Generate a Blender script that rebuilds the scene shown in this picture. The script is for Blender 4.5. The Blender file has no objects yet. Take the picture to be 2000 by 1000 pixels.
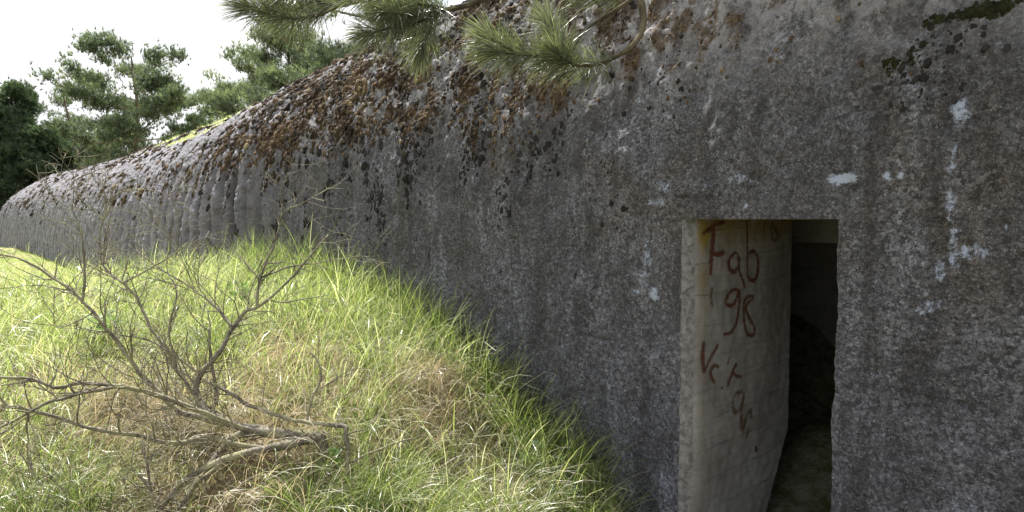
import bpy, math, random
import numpy as np
from mathutils import Vector

R = math.radians
scene = bpy.context.scene
col = scene.collection

# ------------------------------------------------------------------ camera
EYE = 1.6
F = 1333.0
YAW = R(39.4)      # wall recedes 39.4 deg left of the optical axis
PITCH = R(3.0)
cam_d = bpy.data.cameras.new("camera")
cam_d.sensor_width = 36.0
cam_d.lens = F / 2000 * 36
cam_d.clip_start = 0.05
cam_d.clip_end = 3000
cam = bpy.data.objects.new("camera", cam_d)
col.objects.link(cam)
FWD = Vector((-math.cos(YAW) * math.cos(PITCH), math.sin(YAW) * math.cos(PITCH), -math.sin(PITCH)))
cam.location = (0, 0, EYE)
cam.rotation_euler = FWD.to_track_quat('-Z', 'Y').to_euler()
scene.camera = cam

# ------------------------------------------------------------------ sky, sun, exposure
SUN_EL, SUN_PHI = R(56), R(15)
sun_vec = Vector((-math.cos(SUN_EL) * math.cos(SUN_PHI), math.cos(SUN_EL) * math.sin(SUN_PHI), math.sin(SUN_EL)))
world = bpy.data.worlds.new("World")
scene.world = world
world.use_nodes = True
wn, wl = world.node_tree.nodes, world.node_tree.links
wn.clear()
w_out = wn.new('ShaderNodeOutputWorld')
w_bg = wn.new('ShaderNodeBackground')
w_sky = wn.new('ShaderNodeTexSky')
w_sky.sky_type = 'NISHITA'
w_sky.sun_disc = False
w_sky.sun_elevation = SUN_EL
w_sky.sun_rotation = math.atan2(sun_vec.x, sun_vec.y)
w_sky.dust_density = 2.5
w_sky.air_density = 1.0
w_bg.inputs['Strength'].default_value = 0.066
# thin bright summer cloud over the Nishita sky
w_tc = wn.new('ShaderNodeTexCoord')
w_map = wn.new('ShaderNodeMapping'); w_map.inputs['Scale'].default_value = (1.0, 1.0, 2.6)
w_no = wn.new('ShaderNodeTexNoise'); w_no.inputs['Scale'].default_value = 2.4
w_no.inputs['Detail'].default_value = 7; w_no.inputs['Roughness'].default_value = 0.55
w_rp = wn.new('ShaderNodeMapRange')
w_rp.inputs['From Min'].default_value = 0.26; w_rp.inputs['From Max'].default_value = 0.5
w_mix = wn.new('ShaderNodeMix'); w_mix.data_type = 'RGBA'
w_mix.inputs['B'].default_value = (8.6, 8.7, 8.9, 1)
wl.new(w_tc.outputs['Generated'], w_map.inputs['Vector'])
wl.new(w_map.outputs[0], w_no.inputs['Vector'])
wl.new(w_no.outputs['Fac'], w_rp.inputs['Value'])
wl.new(w_rp.outputs[0], w_mix.inputs['Factor'])
wl.new(w_sky.outputs[0], w_mix.inputs['A'])
wl.new(w_mix.outputs['Result'], w_bg.inputs['Color'])
wl.new(w_bg.outputs[0], w_out.inputs['Surface'])

sun_d = bpy.data.lights.new("sun", 'SUN')
sun_d.energy = 5.0
sun_d.angle = R(0.53)
sun_d.color = (1.0, 0.97, 0.92)
sun = bpy.data.objects.new("sun", sun_d)
col.objects.link(sun)
sun.rotation_euler = sun_vec.to_track_quat('Z', 'Y').to_euler()

scene.view_settings.view_transform = 'Standard'
scene.view_settings.look = 'None'
scene.view_settings.exposure = 1.28
scene.view_settings.gamma = 1.0
scene.render.engine = 'CYCLES'
scene.cycles.max_bounces = 6
scene.cycles.transparent_max_bounces = 4

# ------------------------------------------------------------------ helpers
rng = np.random.default_rng(7)
random.seed(7)
_perm = np.random.default_rng(3).permutation(256)
_perm = np.concatenate([_perm, _perm, _perm])
_g = np.random.default_rng(4).normal(size=(256, 3))
_g /= np.linalg.norm(_g, axis=1)[:, None]


def noise3(x, y, z):
    x, y, z = np.broadcast_arrays(np.asarray(x, float), np.asarray(y, float), np.asarray(z, float))
    xi, yi, zi = np.floor(x).astype(int), np.floor(y).astype(int), np.floor(z).astype(int)
    xf, yf, zf = x - xi, y - yi, z - zi
    u, v, w = [t * t * t * (t * (t * 6 - 15) + 10) for t in (xf, yf, zf)]
    def g(dx, dy, dz):
        h = _perm[_perm[_perm[(xi + dx) & 255] + ((yi + dy) & 255)] + ((zi + dz) & 255)]
        q = _g[h]
        return q[..., 0] * (xf - dx) + q[..., 1] * (yf - dy) + q[..., 2] * (zf - dz)
    a = g(0, 0, 0) * (1 - u) + g(1, 0, 0) * u
    b = g(0, 1, 0) * (1 - u) + g(1, 1, 0) * u
    c = g(0, 0, 1) * (1 - u) + g(1, 0, 1) * u
    d = g(0, 1, 1) * (1 - u) + g(1, 1, 1) * u
    return 1.6 * ((a * (1 - v) + b * v) * (1 - w) + (c * (1 - v) + d * v) * w)   # about -1..1


def fbm(x, y, z, octv=4, gain=0.5):
    s, a, f, t = 0, 1.0, 1.0, 0
    for i in range(octv):
        s = s + a * noise3(x * f + 17.3 * i, y * f + 5.1 * i, z * f - 9.7 * i)
        t += a; a *= gain; f *= 2.03
    return s / t


def sstep(a, b, x):
    t = np.clip((x - a) / (b - a), 0, 1)
    return t * t * (3 - 2 * t)


def cray(px, py):
    """direction through a point of the photograph (2000x1000), unit depth along the optical axis"""
    right = Vector((math.sin(YAW), math.cos(YAW), 0))
    up = right.cross(FWD)
    return FWD + right * ((px - 1000) / F) + up * ((500 - py) / F)


def at_t(px, py, t):
    return Vector((0, 0, EYE)) + cray(px, py) * t


def at_x(px, py, X):
    d = cray(px, py)
    return Vector((0, 0, EYE)) + d * (X / d.x)


def at_y(px, py, Y):
    d = cray(px, py)
    return Vector((0, 0, EYE)) + d * (Y / d.y)


def np_mesh(name, V, loops, sizes, mat=None, smooth=True, attrs=None):
    me = bpy.data.meshes.new(name)
    V = np.asarray(V, np.float32).reshape(-1, 3)
    loops = np.asarray(loops, np.int32).ravel()
    sizes = np.asarray(sizes, np.int32).ravel()
    me.vertices.add(len(V)); me.vertices.foreach_set('co', V.ravel())
    me.loops.add(len(loops)); me.loops.foreach_set('vertex_index', loops)
    me.polygons.add(len(sizes))
    st = np.concatenate([[0], np.cumsum(sizes)[:-1]]).astype(np.int32)
    me.polygons.foreach_set('loop_start', st)
    me.polygons.foreach_set('use_smooth', np.full(len(sizes), smooth))
    for k, v in (attrs or {}).items():
        a = me.attributes.new(k, 'FLOAT', 'POINT'); a.data.foreach_set('value', np.asarray(v, np.float32).ravel())
    me.update(calc_edges=True)
    me.validate()
    if mat: me.materials.append(mat)
    return me


def link(name, me, parent=None, **props):
    o = bpy.data.objects.new(name, me)
    col.objects.link(o)
    if parent is not None:
        o.parent = parent
        o.location = -Vector(parent.get('_base', (0, 0, 0)))
    for k, v in props.items(): o[k] = v
    return o


def thing(name, base, label, cat, group=None, rot=0):
    o = bpy.data.objects.new(name, None)
    col.objects.link(o)
    o.empty_display_size = 0.2
    o.location = base
    o['label'] = label; o['category'] = cat
    if group: o['group'] = group
    return o


class Part:
    """collects world-space pieces of one part; built relative to its thing's base"""
    def __init__(s): s.V, s.L, s.S, s.n, s.A = [], [], [], 0, []
    def add(s, V, L, S, a=0.0):
        V = np.asarray(V, float).reshape(-1, 3)
        s.V.append(V); s.L.append(np.asarray(L, int).ravel() + s.n); s.S.append(np.asarray(S, int).ravel())
        s.A.append(np.broadcast_to(np.asarray(a, float), (len(V),))); s.n += len(V)
    def tube(s, pts, radii, sides=6, rough=0.0, cap=True):
        P = np.array([tuple(p) for p in pts], float); n = len(P)
        r = np.broadcast_to(np.asarray(radii, float), (n,))
        T = np.gradient(P, axis=0); T /= np.maximum(np.linalg.norm(T, axis=1), 1e-9)[:, None]
        ref = np.array([0, 0, 1.0]) if abs(T[0, 2]) < 0.9 else np.array([1.0, 0, 0])
        N = np.zeros_like(P); nn = ref - T[0] * ref.dot(T[0]); nn /= np.linalg.norm(nn)
        for i in range(n):
            nn = nn - T[i] * nn.dot(T[i]); nn /= max(np.linalg.norm(nn), 1e-9); N[i] = nn
        B = np.cross(T, N)
        an = np.arange(sides) / sides * 2 * math.pi
        rr = r[:, None] * np.ones(sides)
        if rough:
            rr = rr * (1 + rough * noise3(P[:, 0:1] * 14 + np.cos(an) * 2, P[:, 1:2] * 14 + np.sin(an) * 2, P[:, 2:3] * 14))
        V = P[:, None, :] + rr[..., None] * (np.cos(an)[None, :, None] * N[:, None, :] + np.sin(an)[None, :, None] * B[:, None, :])
        i, j = np.meshgrid(np.arange(n - 1), np.arange(sides), indexing='ij')
        a = i * sides + j; b = i * sides + (j + 1) % sides
        L = np.stack([a, b, b + sides, a + sides], -1)
        L = list(L.ravel()); S = [4] * ((n - 1) * sides)
        if cap:
            L += list(range(sides - 1, -1, -1)) + list(range((n - 1) * sides, n * sides)); S += [sides, sides]
        s.add(V, L, S)
    def mesh(s, name, mat, base=(0, 0, 0), smooth=True, attr=None):
        V = np.concatenate(s.V) - np.asarray(tuple(base))
        return np_mesh(name, V, np.concatenate(s.L), np.concatenate(s.S), mat, smooth,
                       {attr: np.concatenate(s.A)} if attr else None)
    def build(s, name, mat, parent=None, smooth=True, attr=None, **props):
        base = parent.location if parent is not None else Vector((0, 0, 0))
        o = bpy.data.objects.new(name, s.mesh(name, mat, base, smooth, attr))
        col.objects.link(o); o.parent = parent
        for k, v in props.items(): o[k] = v
        return o


def spline(pts, n):
    P = np.array([tuple(p) for p in pts], float)
    if len(P) == 2:
        return P[0] + (P[1] - P[0]) * np.linspace(0, 1, n)[:, None]
    Q = np.vstack([2 * P[0] - P[1], P, 2 * P[-1] - P[-2]])
    out = []
    for u in np.linspace(0, len(P) - 1 - 1e-6, n):
        k = int(u); f = u - k
        p0, p1, p2, p3 = Q[k], Q[k + 1], Q[k + 2], Q[k + 3]
        out.append(0.5 * (2 * p1 + (p2 - p0) * f + (2 * p0 - 5 * p1 + 4 * p2 - p3) * f * f + (3 * p1 - p0 - 3 * p2 + p3) * f ** 3))
    return np.array(out)


# ------------------------------------------------------------------ materials
class NT:
    def __init__(s, name):
        s.m = bpy.data.materials.new(name); s.m.use_nodes = True
        s.t = s.m.node_tree; s.n = s.t.nodes; s.l = s.t.links; s.n.clear()
        s.out = s.n.new('ShaderNodeOutputMaterial')
        s.tc = s.n.new('ShaderNodeTexCoord').outputs['Object']
    def _in(s, sock, v):
        if isinstance(v, bpy.types.NodeSocket): s.l.new(v, sock)
        else: sock.default_value = v
    def vec(s, scale, loc=(0, 0, 0), src=None):
        n = s.n.new('ShaderNodeMapping'); s.l.new(src or s.tc, n.inputs[0])
        n.inputs['Scale'].default_value = scale if isinstance(scale, tuple) else (scale,) * 3
        n.inputs['Location'].default_value = loc
        return n.outputs[0]
    def noise(s, scale, detail=5, rough=0.55, dist=0.0, loc=(0, 0, 0)):
        n = s.n.new('ShaderNodeTexNoise'); s.l.new(s.vec(scale, loc), n.inputs['Vector'])
        n.inputs['Scale'].default_value = 1; n.inputs['Detail'].default_value = detail
        n.inputs['Roughness'].default_value = rough; n.inputs['Distortion'].default_value = dist
        return n.outputs['Fac']
    def voro(s, scale, feat='F1', loc=(0, 0, 0), rand=1.0, out='Distance', src=None):
        n = s.n.new('ShaderNodeTexVoronoi'); n.feature = feat
        s.l.new(s.vec(scale, loc, src), n.inputs['Vector']); n.inputs['Scale'].default_value = 1
        n.inputs['Randomness'].default_value = rand
        return n.outputs[out]
    def attr(s, name):
        n = s.n.new('ShaderNodeAttribute'); n.attribute_name = name; return n.outputs['Fac']
    def ramp(s, v, a, b, c=0.0, d=1.0, smooth=True):
        n = s.n.new('ShaderNodeMapRange'); n.interpolation_type = 'SMOOTHSTEP' if smooth else 'LINEAR'
        s._in(n.inputs['Value'], v); n.inputs['From Min'].default_value = a; n.inputs['From Max'].default_value = b
        n.inputs['To Min'].default_value = c; n.inputs['To Max'].default_value = d
        return n.outputs['Result']
    def math(s, op, a, b=0.5, c=None):
        n = s.n.new('ShaderNodeMath'); n.operation = op; s._in(n.inputs[0], a); s._in(n.inputs[1], b)
        if c is not None: s._in(n.inputs[2], c)
        return n.outputs[0]
    def mix(s, f, a, b, mode='MIX'):
        n = s.n.new('ShaderNodeMix'); n.data_type = 'RGBA'; n.blend_type = mode
        s._in(n.inputs['Factor'], f)
        s._in(n.inputs['A'], a if isinstance(a, bpy.types.NodeSocket) else (*a, 1))
        s._in(n.inputs['B'], b if isinstance(b, bpy.types.NodeSocket) else (*b, 1))
        return n.outputs['Result']
    def bump(s, h, strength=0.5, dist=0.01, prev=None):
        n = s.n.new('ShaderNodeBump'); s.l.new(h, n.inputs['Height'])
        n.inputs['Strength'].default_value = strength; n.inputs['Distance'].default_value = dist
        if prev: s.l.new(prev, n.inputs['Normal'])
        return n.outputs[0]
    def bsdf(s, color, rough=0.9, normal=None, spec=0.3, trans=0.0, tcol=None):
        b = s.n.new('ShaderNodeBsdfPrincipled'); s._in(b.inputs['Base Color'], color if isinstance(color, bpy.types.NodeSocket) else (*color, 1))
        s._in(b.inputs['Roughness'], rough); b.inputs['Specular IOR Level'].default_value = spec
        if normal: s.l.new(normal, b.inputs['Normal'])
        if trans:
            t = s.n.new('ShaderNodeBsdfTranslucent'); c = tcol or color
            s._in(t.inputs['Color'], c if isinstance(c, bpy.types.NodeSocket) else (*c, 1))
            mx = s.n.new('ShaderNodeMixShader'); mx.inputs[0].default_value = trans
            s.l.new(b.outputs[0], mx.inputs[1]); s.l.new(t.outputs[0], mx.inputs[2])
            s.l.new(mx.outputs[0], s.out.inputs['Surface'])
        else:
            s.l.new(b.outputs[0], s.out.inputs['Surface'])
        return s.m


def mat_concrete_outer():
    s = NT('weathered_concrete')
    big = s.noise(0.9, 5, 0.6); mid = s.noise((6, 6, 3.0), 6, 0.65); fine = s.noise(38, 6, 0.7)
    streak = s.noise((5, 5, 0.9), 5, 0.6, 0.4)
    c = s.mix(s.ramp(big, 0.35, 0.65), (0.165, 0.152, 0.144), (0.275, 0.270, 0.276))
    c = s.mix(s.math('MULTIPLY', s.ramp(mid, 0.4, 0.7), 0.8), c, (0.125, 0.118, 0.116))
    c = s.mix(s.math('MULTIPLY', s.ramp(s.noise((1.3, 1.3, 0.55), 6, 0.6, 0.5, (21, 4, 7)), 0.50, 0.62), 0.5), c, (0.105, 0.102, 0.105))
    ck = s.voro((1.1, 1.1, 0.8), 'DISTANCE_TO_EDGE', (3, 3, 3), src=None)
    wk = s.math('ADD', ck, s.math('MULTIPLY', s.math('SUBTRACT', s.noise(9, 5, 0.7), 0.5), 0.10))
    ckm = s.math('MULTIPLY', s.ramp(s.math('ABSOLUTE', wk), 0.0, 0.006, 1, 0), s.ramp(s.noise(0.9, 3, 0.5, 0, (6, 1, 9)), 0.52, 0.6))
    c = s.mix(s.math('MULTIPLY', ckm, 0.7), c, (0.04, 0.04, 0.038))
    c = s.mix(s.math('MULTIPLY', s.ramp(streak, 0.47, 0.64), 0.75), c, (0.070, 0.064, 0.062))
    c = s.mix(s.math('MULTIPLY', s.ramp(s.noise((3.1, 3.1, 1.2), 5, 0.6, 0.2, (4, 9, 2)), 0.52, 0.68), 0.6), c, (0.38, 0.38, 0.385))
    # warm brown-yellow algae tint
    c = s.mix(s.math('MULTIPLY', s.ramp(s.noise((2.2, 2.2, 1.2), 4, 0.6, 0.2, (14, 3, 7)), 0.5, 0.66), s.ramp(s.attr('height'), 0.2, 0.95, 0.08, 0.42)), c, (0.165, 0.128, 0.080))
    # exposed aggregate: every stone has a tone of its own
    wn_ = s.n.new('ShaderNodeTexNoise'); s.l.new(s.tc, wn_.inputs['Vector']); wn_.inputs['Scale'].default_value = 60; wn_.inputs['Detail'].default_value = 3
    wsc = s.n.new('ShaderNodeVectorMath'); wsc.operation = 'SCALE'; wsc.inputs['Scale'].default_value = 0.035
    wad = s.n.new('ShaderNodeVectorMath'); wad.operation = 'ADD'
    s.l.new(wn_.outputs['Color'], wsc.inputs[0]); s.l.new(s.tc, wad.inputs[0]); s.l.new(wsc.outputs[0], wad.inputs[1])
    for sc_g, amt, lo_, hi_ in ((115, 0.80, 0.4, 1.6), (66, 0.58, 0.5, 1.45), (34, 0.32, 0.6, 1.35)):
        wv = s.n.new('ShaderNodeTexVoronoi'); s.l.new(s.vec(sc_g, (sc_g, 2, 5), wad.outputs[0]), wv.inputs['Vector']); wv.inputs['Scale'].default_value = 1
        ws = s.n.new('ShaderNodeSeparateColor'); s.l.new(wv.outputs['Color'], ws.inputs[0])
        g_ = s.ramp(ws.outputs[0], 0, 1, lo_, hi_)
        g_ = s.math('MULTIPLY', g_, s.ramp(wv.outputs['Distance'], 0.45, 0.8, 1.0, 0.6))
        cb_ = s.n.new('ShaderNodeCombineColor')
        for q_ in range(3): s.l.new(g_, cb_.inputs[q_])
        c = s.mix(amt, c, cb_.outputs[0], 'MULTIPLY')
    # washed gravel: pale pebbles and pits darkened in colour in place of bump shading
    v = s.n.new('ShaderNodeTexVoronoi'); s.l.new(s.vec(95), v.inputs['Vector']); v.inputs['Scale'].default_value = 1
    sep = s.n.new('ShaderNodeSeparateColor'); s.l.new(v.outputs['Color'], sep.inputs[0])
    peb = s.math('MULTIPLY', s.math('MULTIPLY', s.ramp(sep.outputs[0], 0.80, 0.97), s.ramp(s.noise(2.6, 4, 0.6, 0, (8, 8, 1)), 0.4, 0.6)), s.ramp(v.outputs['Distance'], 0.2, 0.5, 1, 0))
    c = s.mix(s.math('MULTIPLY', peb, 0.65), c, (0.52, 0.49, 0.45))
    pit = s.ramp(fine, 0.40, 0.50, 1, 0)
    c = s.mix(s.math('MULTIPLY', pit, 0.9), c, (0.045, 0.042, 0.040))
    spk = s.noise(150, 3, 0.7)
    c = s.mix(s.math('MULTIPLY', s.ramp(spk, 0.54, 0.68), 0.28), c, (0.50, 0.48, 0.44))
    c = s.mix(s.math('MULTIPLY', s.ramp(s.noise(17, 5, 0.7, 0, (3, 8, 1)), 0.40, 0.60, 0.75, 0.0), 0.42), c, (0.090, 0.084, 0.080))
    # greyer, bluer skin low on the wall
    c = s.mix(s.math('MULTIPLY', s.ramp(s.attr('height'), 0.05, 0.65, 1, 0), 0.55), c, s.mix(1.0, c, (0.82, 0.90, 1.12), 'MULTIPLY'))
    # black lichen spots: clusters of roundish blots
    warp = s.n.new('ShaderNodeVectorMath'); warp.operation = 'ADD'
    nz = s.n.new('ShaderNodeTexNoise'); s.l.new(s.tc, nz.inputs['Vector']); nz.inputs['Scale'].default_value = 22
    sc_ = s.n.new('ShaderNodeVectorMath'); sc_.operation = 'SCALE'; sc_.inputs['Scale'].default_value = 0.04
    s.l.new(nz.outputs['Color'], sc_.inputs[0]); s.l.new(s.tc, warp.inputs[0]); s.l.new(sc_.outputs[0], warp.inputs[1])
    lz = s.n.new('ShaderNodeTexVoronoi'); s.l.new(s.vec(21, src=warp.outputs[0]), lz.inputs['Vector']); lz.inputs['Scale'].default_value = 1
    lsep = s.n.new('ShaderNodeSeparateColor'); s.l.new(lz.outputs['Color'], lsep.inputs[0])
    size = s.math('MULTIPLY', s.math('MULTIPLY', lsep.outputs[1], 0.42), s.attr('lichen'))
    dot = s.ramp(s.math('SUBTRACT', size, lz.outputs['Distance']), -0.05, 0.08)
    big_ = s.math('SUBTRACT', s.math('MULTIPLY', s.attr('lichen'), 0.26), s.voro(8, src=warp.outputs[0], loc=(3, 5, 7)))
    dot = s.math('MULTIPLY', s.math('MAXIMUM', dot, s.ramp(big_, -0.03, 0.05)), 0.8)
    c = s.mix(s.math('MULTIPLY', dot, 0.93), c, (0.016, 0.014, 0.012))
    # white lime
    lime = s.math('ADD', s.attr('lime'), s.math('MULTIPLY', s.math('SUBTRACT', s.noise(30, 8, 0.85, 0.2), 0.5), 2.6))
    c = s.mix(s.math('MULTIPLY', s.ramp(lime, 0.50, 0.85), s.ramp(s.attr('lime'), 0.02, 0.45)), c, (0.52, 0.57, 0.66))
    # sunlit rim painted in: the crusted upper vault gets a paler colour
    pale = s.math('MULTIPLY', s.ramp(s.attr('height'), 0.86, 1.12), s.ramp(s.noise((9, 9, 5), 6, 0.7), 0.34, 0.58))
    c = s.mix(s.math('MULTIPLY', pale, 0.72), c, (0.50, 0.465, 0.43))
    c = s.mix(s.math('MULTIPLY', s.attr('far_sun_tint'), s.ramp(s.noise((4, 4, 3), 6, 0.7), 0.3, 0.6, 0.45, 0.9)), c, s.mix(s.ramp(s.noise(3.5, 6, 0.75, 0, (9, 9, 9)), 0.35, 0.62), (0.20, 0.185, 0.185), (0.33, 0.305, 0.305)))  # far wall lightened in colour, standing in for sun on it
    # crease shade painted dark between the ribs, along with dirt and black algae
    c = s.mix(s.math('MULTIPLY', s.attr('groove'), s.ramp(s.noise(5, 5, 0.7, 0, (1, 2, 3)), 0.3, 0.55, 0.35, 0.85)), c, (0.060, 0.054, 0.052))
    c = s.mix(s.math('MULTIPLY', s.ramp(s.attr('height'), 0.80, 1.0), s.ramp(s.noise((13, 13, 8), 7, 0.8, 0, (7, 2, 3)), 0.50, 0.62, 0, 0.8)), c, (0.060, 0.050, 0.042))
    # moss cushions
    mn = s.math('ADD', s.attr('moss'), s.math('MULTIPLY', s.math('SUBTRACT', s.noise(30, 8, 0.85), 0.5), 2.0))
    mm = s.ramp(mn, 0.46, 0.62)
    mcol = s.mix(s.ramp(s.noise(9, 5, 0.7), 0.4, 0.6), (0.035, 0.023, 0.015), (0.105, 0.066, 0.035))
    mcol = s.mix(s.ramp(s.noise(60, 3, 0.7), 0.45, 0.65), mcol, (0.19, 0.125, 0.060))
    mcol = s.mix(s.math('MULTIPLY', s.ramp(s.noise(3.2, 4, 0.6, 0, (5, 5, 5)), 0.52, 0.66), s.ramp(s.attr('height'), 1.05, 1.6, 0, 0.8)), mcol, (0.17, 0.165, 0.045))
    mcol = s.mix(s.attr('darkmoss'), mcol, (0.022, 0.022, 0.012))
    c = s.mix(s.math('MULTIPLY', mm, 0.85), c, mcol)
    crack = s.attr('crack')
    c = s.mix(crack, c, (0.03, 0.03, 0.028))
    h1 = s.math('ADD', s.math('MULTIPLY', fine, 1.0), s.math('MULTIPLY', spk, 0.5))
    c = s.mix(1.0, c, (1.04, 1.085, 1.21), 'MULTIPLY')
    b = s.bump(s.math('MULTIPLY', s.voro(70, src=wad.outputs[0]), -1.0), 0.8, 0.010)
    b = s.bump(h1, 1.0, 0.016, b)
    b = s.bump(s.noise(30, 6, 0.75), 0.8, 0.02, b)
    return s.bsdf(c, 0.93, b, 0.2)


def mat_concrete_inner():
    s = NT('board_marked_concrete')
    c = s.mix(s.ramp(s.noise(2.5, 5), 0.35, 0.65), (0.225, 0.220, 0.212), (0.31, 0.305, 0.295))
    boards = s.noise((1.2, 1.2, 42), 4, 0.6)          # fine wood grain along the boards
    c = s.mix(s.math('MULTIPLY', s.ramp(boards, 0.42, 0.66), 0.3), c, (0.150, 0.142, 0.132))
    c = s.mix(s.math('MULTIPLY', s.ramp(s.noise((4, 4, 2.0), 6, 0.7, 0.3, (2, 2, 9)), 0.46, 0.62), 0.55), c, (0.155, 0.142, 0.125))
    c = s.mix(s.math('MULTIPLY', s.ramp(s.noise(55, 4, 0.8), 0.56, 0.66), 0.5), c, (0.10, 0.095, 0.085))
    c = s.mix(s.math('MULTIPLY', s.ramp(s.noise(16, 6, 0.7), 0.5, 0.7), 0.4), c, (0.37, 0.355, 0.32))
    c = s.mix(s.math('MULTIPLY', s.attr('stain'), s.ramp(s.noise(8, 6, 0.7), 0.34, 0.55)), c, (0.21, 0.150, 0.035))
    c = s.mix(s.math('MULTIPLY', s.attr('green'), s.ramp(s.noise(6, 5, 0.7), 0.36, 0.56)), c, (0.05, 0.06, 0.018))
    sx = s.n.new('ShaderNodeSeparateXYZ'); s.l.new(s.tc, sx.inputs[0])
    seam = s.math('FRACT', s.math('ADD', s.math('MULTIPLY', s.math('ADD', sx.outputs[2], s.math('MULTIPLY', sx.outputs[1], -0.07)), 5.6), s.math('MULTIPLY', s.noise(2.2, 4, 0.6), 0.5)))
    sm = s.math('MULTIPLY', s.ramp(s.math('ABSOLUTE', s.math('SUBTRACT', seam, 0.5)), 0.0, 0.045, 1, 0), s.ramp(s.noise(5, 4, 0.6, 0, (5, 3, 1)), 0.38, 0.6))
    c = s.mix(s.math('MULTIPLY', sm, 0.55), c, (0.075, 0.065, 0.055))
    rough_ = s.mix(s.ramp(s.noise(30, 6, 0.75), 0.38, 0.62), (0.095, 0.090, 0.088), (0.25, 0.245, 0.245))
    c = s.mix(s.ramp(s.attr('stain'), -1.0, -0.2, 0.85, 0), c, rough_)
    c = s.mix(1.0, c, (0.93, 0.94, 0.95), 'MULTIPLY')
    b = s.bump(boards, 0.14, 0.004); b = s.bump(s.noise(60, 4, 0.7), 0.3, 0.004, b)
    return s.bsdf(c, 0.9, b, 0.2)


def mat_simple(name, a, b, scale=20, rough=0.9, bump=0.4, spec=0.2, bd=0.004):
    s = NT(name)
    n = s.noise(scale, 6, 0.7)
    c = s.mix(s.ramp(n, 0.35, 0.65), a, b)
    return s.bsdf(c, rough, s.bump(s.noise(scale * 2, 5, 0.7), bump, bd), spec)


def mat_blade(name, cols, trans, rough=0.45, spec=0.5, tmul=(1.25, 1.35, 0.55)):
    s = NT(name)
    a = s.attr('v')
    n = s.n.new('ShaderNodeValToRGB'); s.l.new(a, n.inputs[0])
    cr = n.color_ramp
    while len(cr.elements) < len(cols): cr.elements.new(0.5)
    for i, (p, c) in enumerate(cols):
        cr.elements[i].position = p; cr.elements[i].color = (*c, 1)
    c = n.outputs[0]
    return s.bsdf(c, rough, None, spec, trans, s.mix(1.0, c, tmul, 'MULTIPLY'))


def mat_ground():
    s = NT('dune_soil')
    c = s.mix(s.ramp(s.noise(1.1, 5), 0.4, 0.62), (0.20, 0.16, 0.095), (0.115, 0.125, 0.045))
    c = s.mix(s.ramp(s.noise(25, 6, 0.7), 0.4, 0.65), c, (0.17, 0.135, 0.085))
    c = s.mix(s.ramp(s.attr('sand'), 0.35, 0.6), c, (0.42, 0.35, 0.25))
    far = s.mix(s.ramp(s.noise(0.35, 5), 0.4, 0.6), (0.20, 0.24, 0.065), (0.30, 0.27, 0.13))
    far = s.mix(s.ramp(s.noise(7, 5, 0.7), 0.4, 0.65), far, (0.09, 0.12, 0.025))
    c = s.mix(s.attr('farness'), c, far)
    return s.bsdf(c, 0.95, s.bump(s.noise(18, 6, 0.7), 0.8, 0.03), 0.1)


def mat_bark(name='pine_bark', a=(0.10, 0.07, 0.05), b=(0.22, 0.17, 0.13)):
    s = NT(name)
    c = s.mix(s.ramp(s.noise((9, 9, 3), 5, 0.7), 0.4, 0.6), a, b)
    return s.bsdf(c, 0.95, s.bump(s.noise((16, 16, 6), 5, 0.7), 0.9, 0.02), 0.1)


def mat_deadwood():
    s = NT('dead_twig_bark')
    c = s.mix(s.ramp(s.noise(14, 5, 0.7), 0.35, 0.6), (0.070, 0.060, 0.050), (0.19, 0.168, 0.132))
    c = s.mix(s.math('MULTIPLY', s.ramp(s.noise(5, 5, 0.7, 0, (3, 1, 7)), 0.45, 0.62), 0.8), c, (0.30, 0.29, 0.17))
    c = s.mix(s.ramp(s.noise(75, 3, 0.7), 0.58, 0.7), c, (0.42, 0.40, 0.33))
    return s.bsdf(c, 0.85, s.bump(s.noise(60, 5, 0.7), 0.7, 0.004), 0.25)


def mat_paint(name, a, b, gap):
    s = NT(name)
    c = s.mix(s.ramp(s.noise(40, 5, 0.7), 0.35, 0.65), a, b)
    bs = s.n.new('ShaderNodeBsdfPrincipled'); s.l.new(c, bs.inputs['Base Color']); bs.inputs['Roughness'].default_value = 0.8
    tr = s.n.new('ShaderNodeBsdfTransparent'); mx = s.n.new('ShaderNodeMixShader')
    al = s.math('MULTIPLY', s.ramp(s.noise(70, 6, 0.8, 0.3), gap - 0.07, gap + 0.07), s.ramp(s.noise(9, 4, 0.6), 0.3, 0.6, 0.62, 0.98))
    s.l.new(al, mx.inputs[0]); s.l.new(tr.outputs[0], mx.inputs[1]); s.l.new(bs.outputs[0], mx.inputs[2])
    s.l.new(mx.outputs[0], s.out.inputs['Surface'])
    return s.m


M_CONC = mat_concrete_outer(); M_INNER = mat_concrete_inner()
M_PAINT = mat_paint('brown_paint', (0.072, 0.022, 0.012), (0.115, 0.040, 0.021), 0.42)
M_PAINT2 = mat_paint('faded_brown_paint', (0.085, 0.045, 0.024), (0.13, 0.085, 0.045), 0.47)
M_GROUND = mat_ground()
M_BARK = mat_bark(); M_TWIG = mat_bark('pine_twig_bark', (0.055, 0.046, 0.030), (0.145, 0.125, 0.085))
M_DEAD = mat_deadwood()
M_FLOOR = mat_simple('damp_rubble', (0.06, 0.075, 0.022), (0.16, 0.155, 0.12), 12, 0.9, 0.9, 0.2, 0.03)
M_GREEN = mat_blade('green_grass_blade', [(0, (0.075, 0.120, 0.032)), (0.35, (0.215, 0.285, 0.085)), (0.7, (0.42, 0.47, 0.22)), (1, (0.74, 0.73, 0.56))], 0.46, 0.33, 0.9, (1.15, 1.2, 0.72))
M_STRAW = mat_blade('dry_grass_blade', [(0, (0.24, 0.17, 0.095)), (0.5, (0.46, 0.38, 0.25)), (1, (0.68, 0.63, 0.50))], 0.35, 0.4, 0.8, (1.1, 1.0, 0.75))
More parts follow.
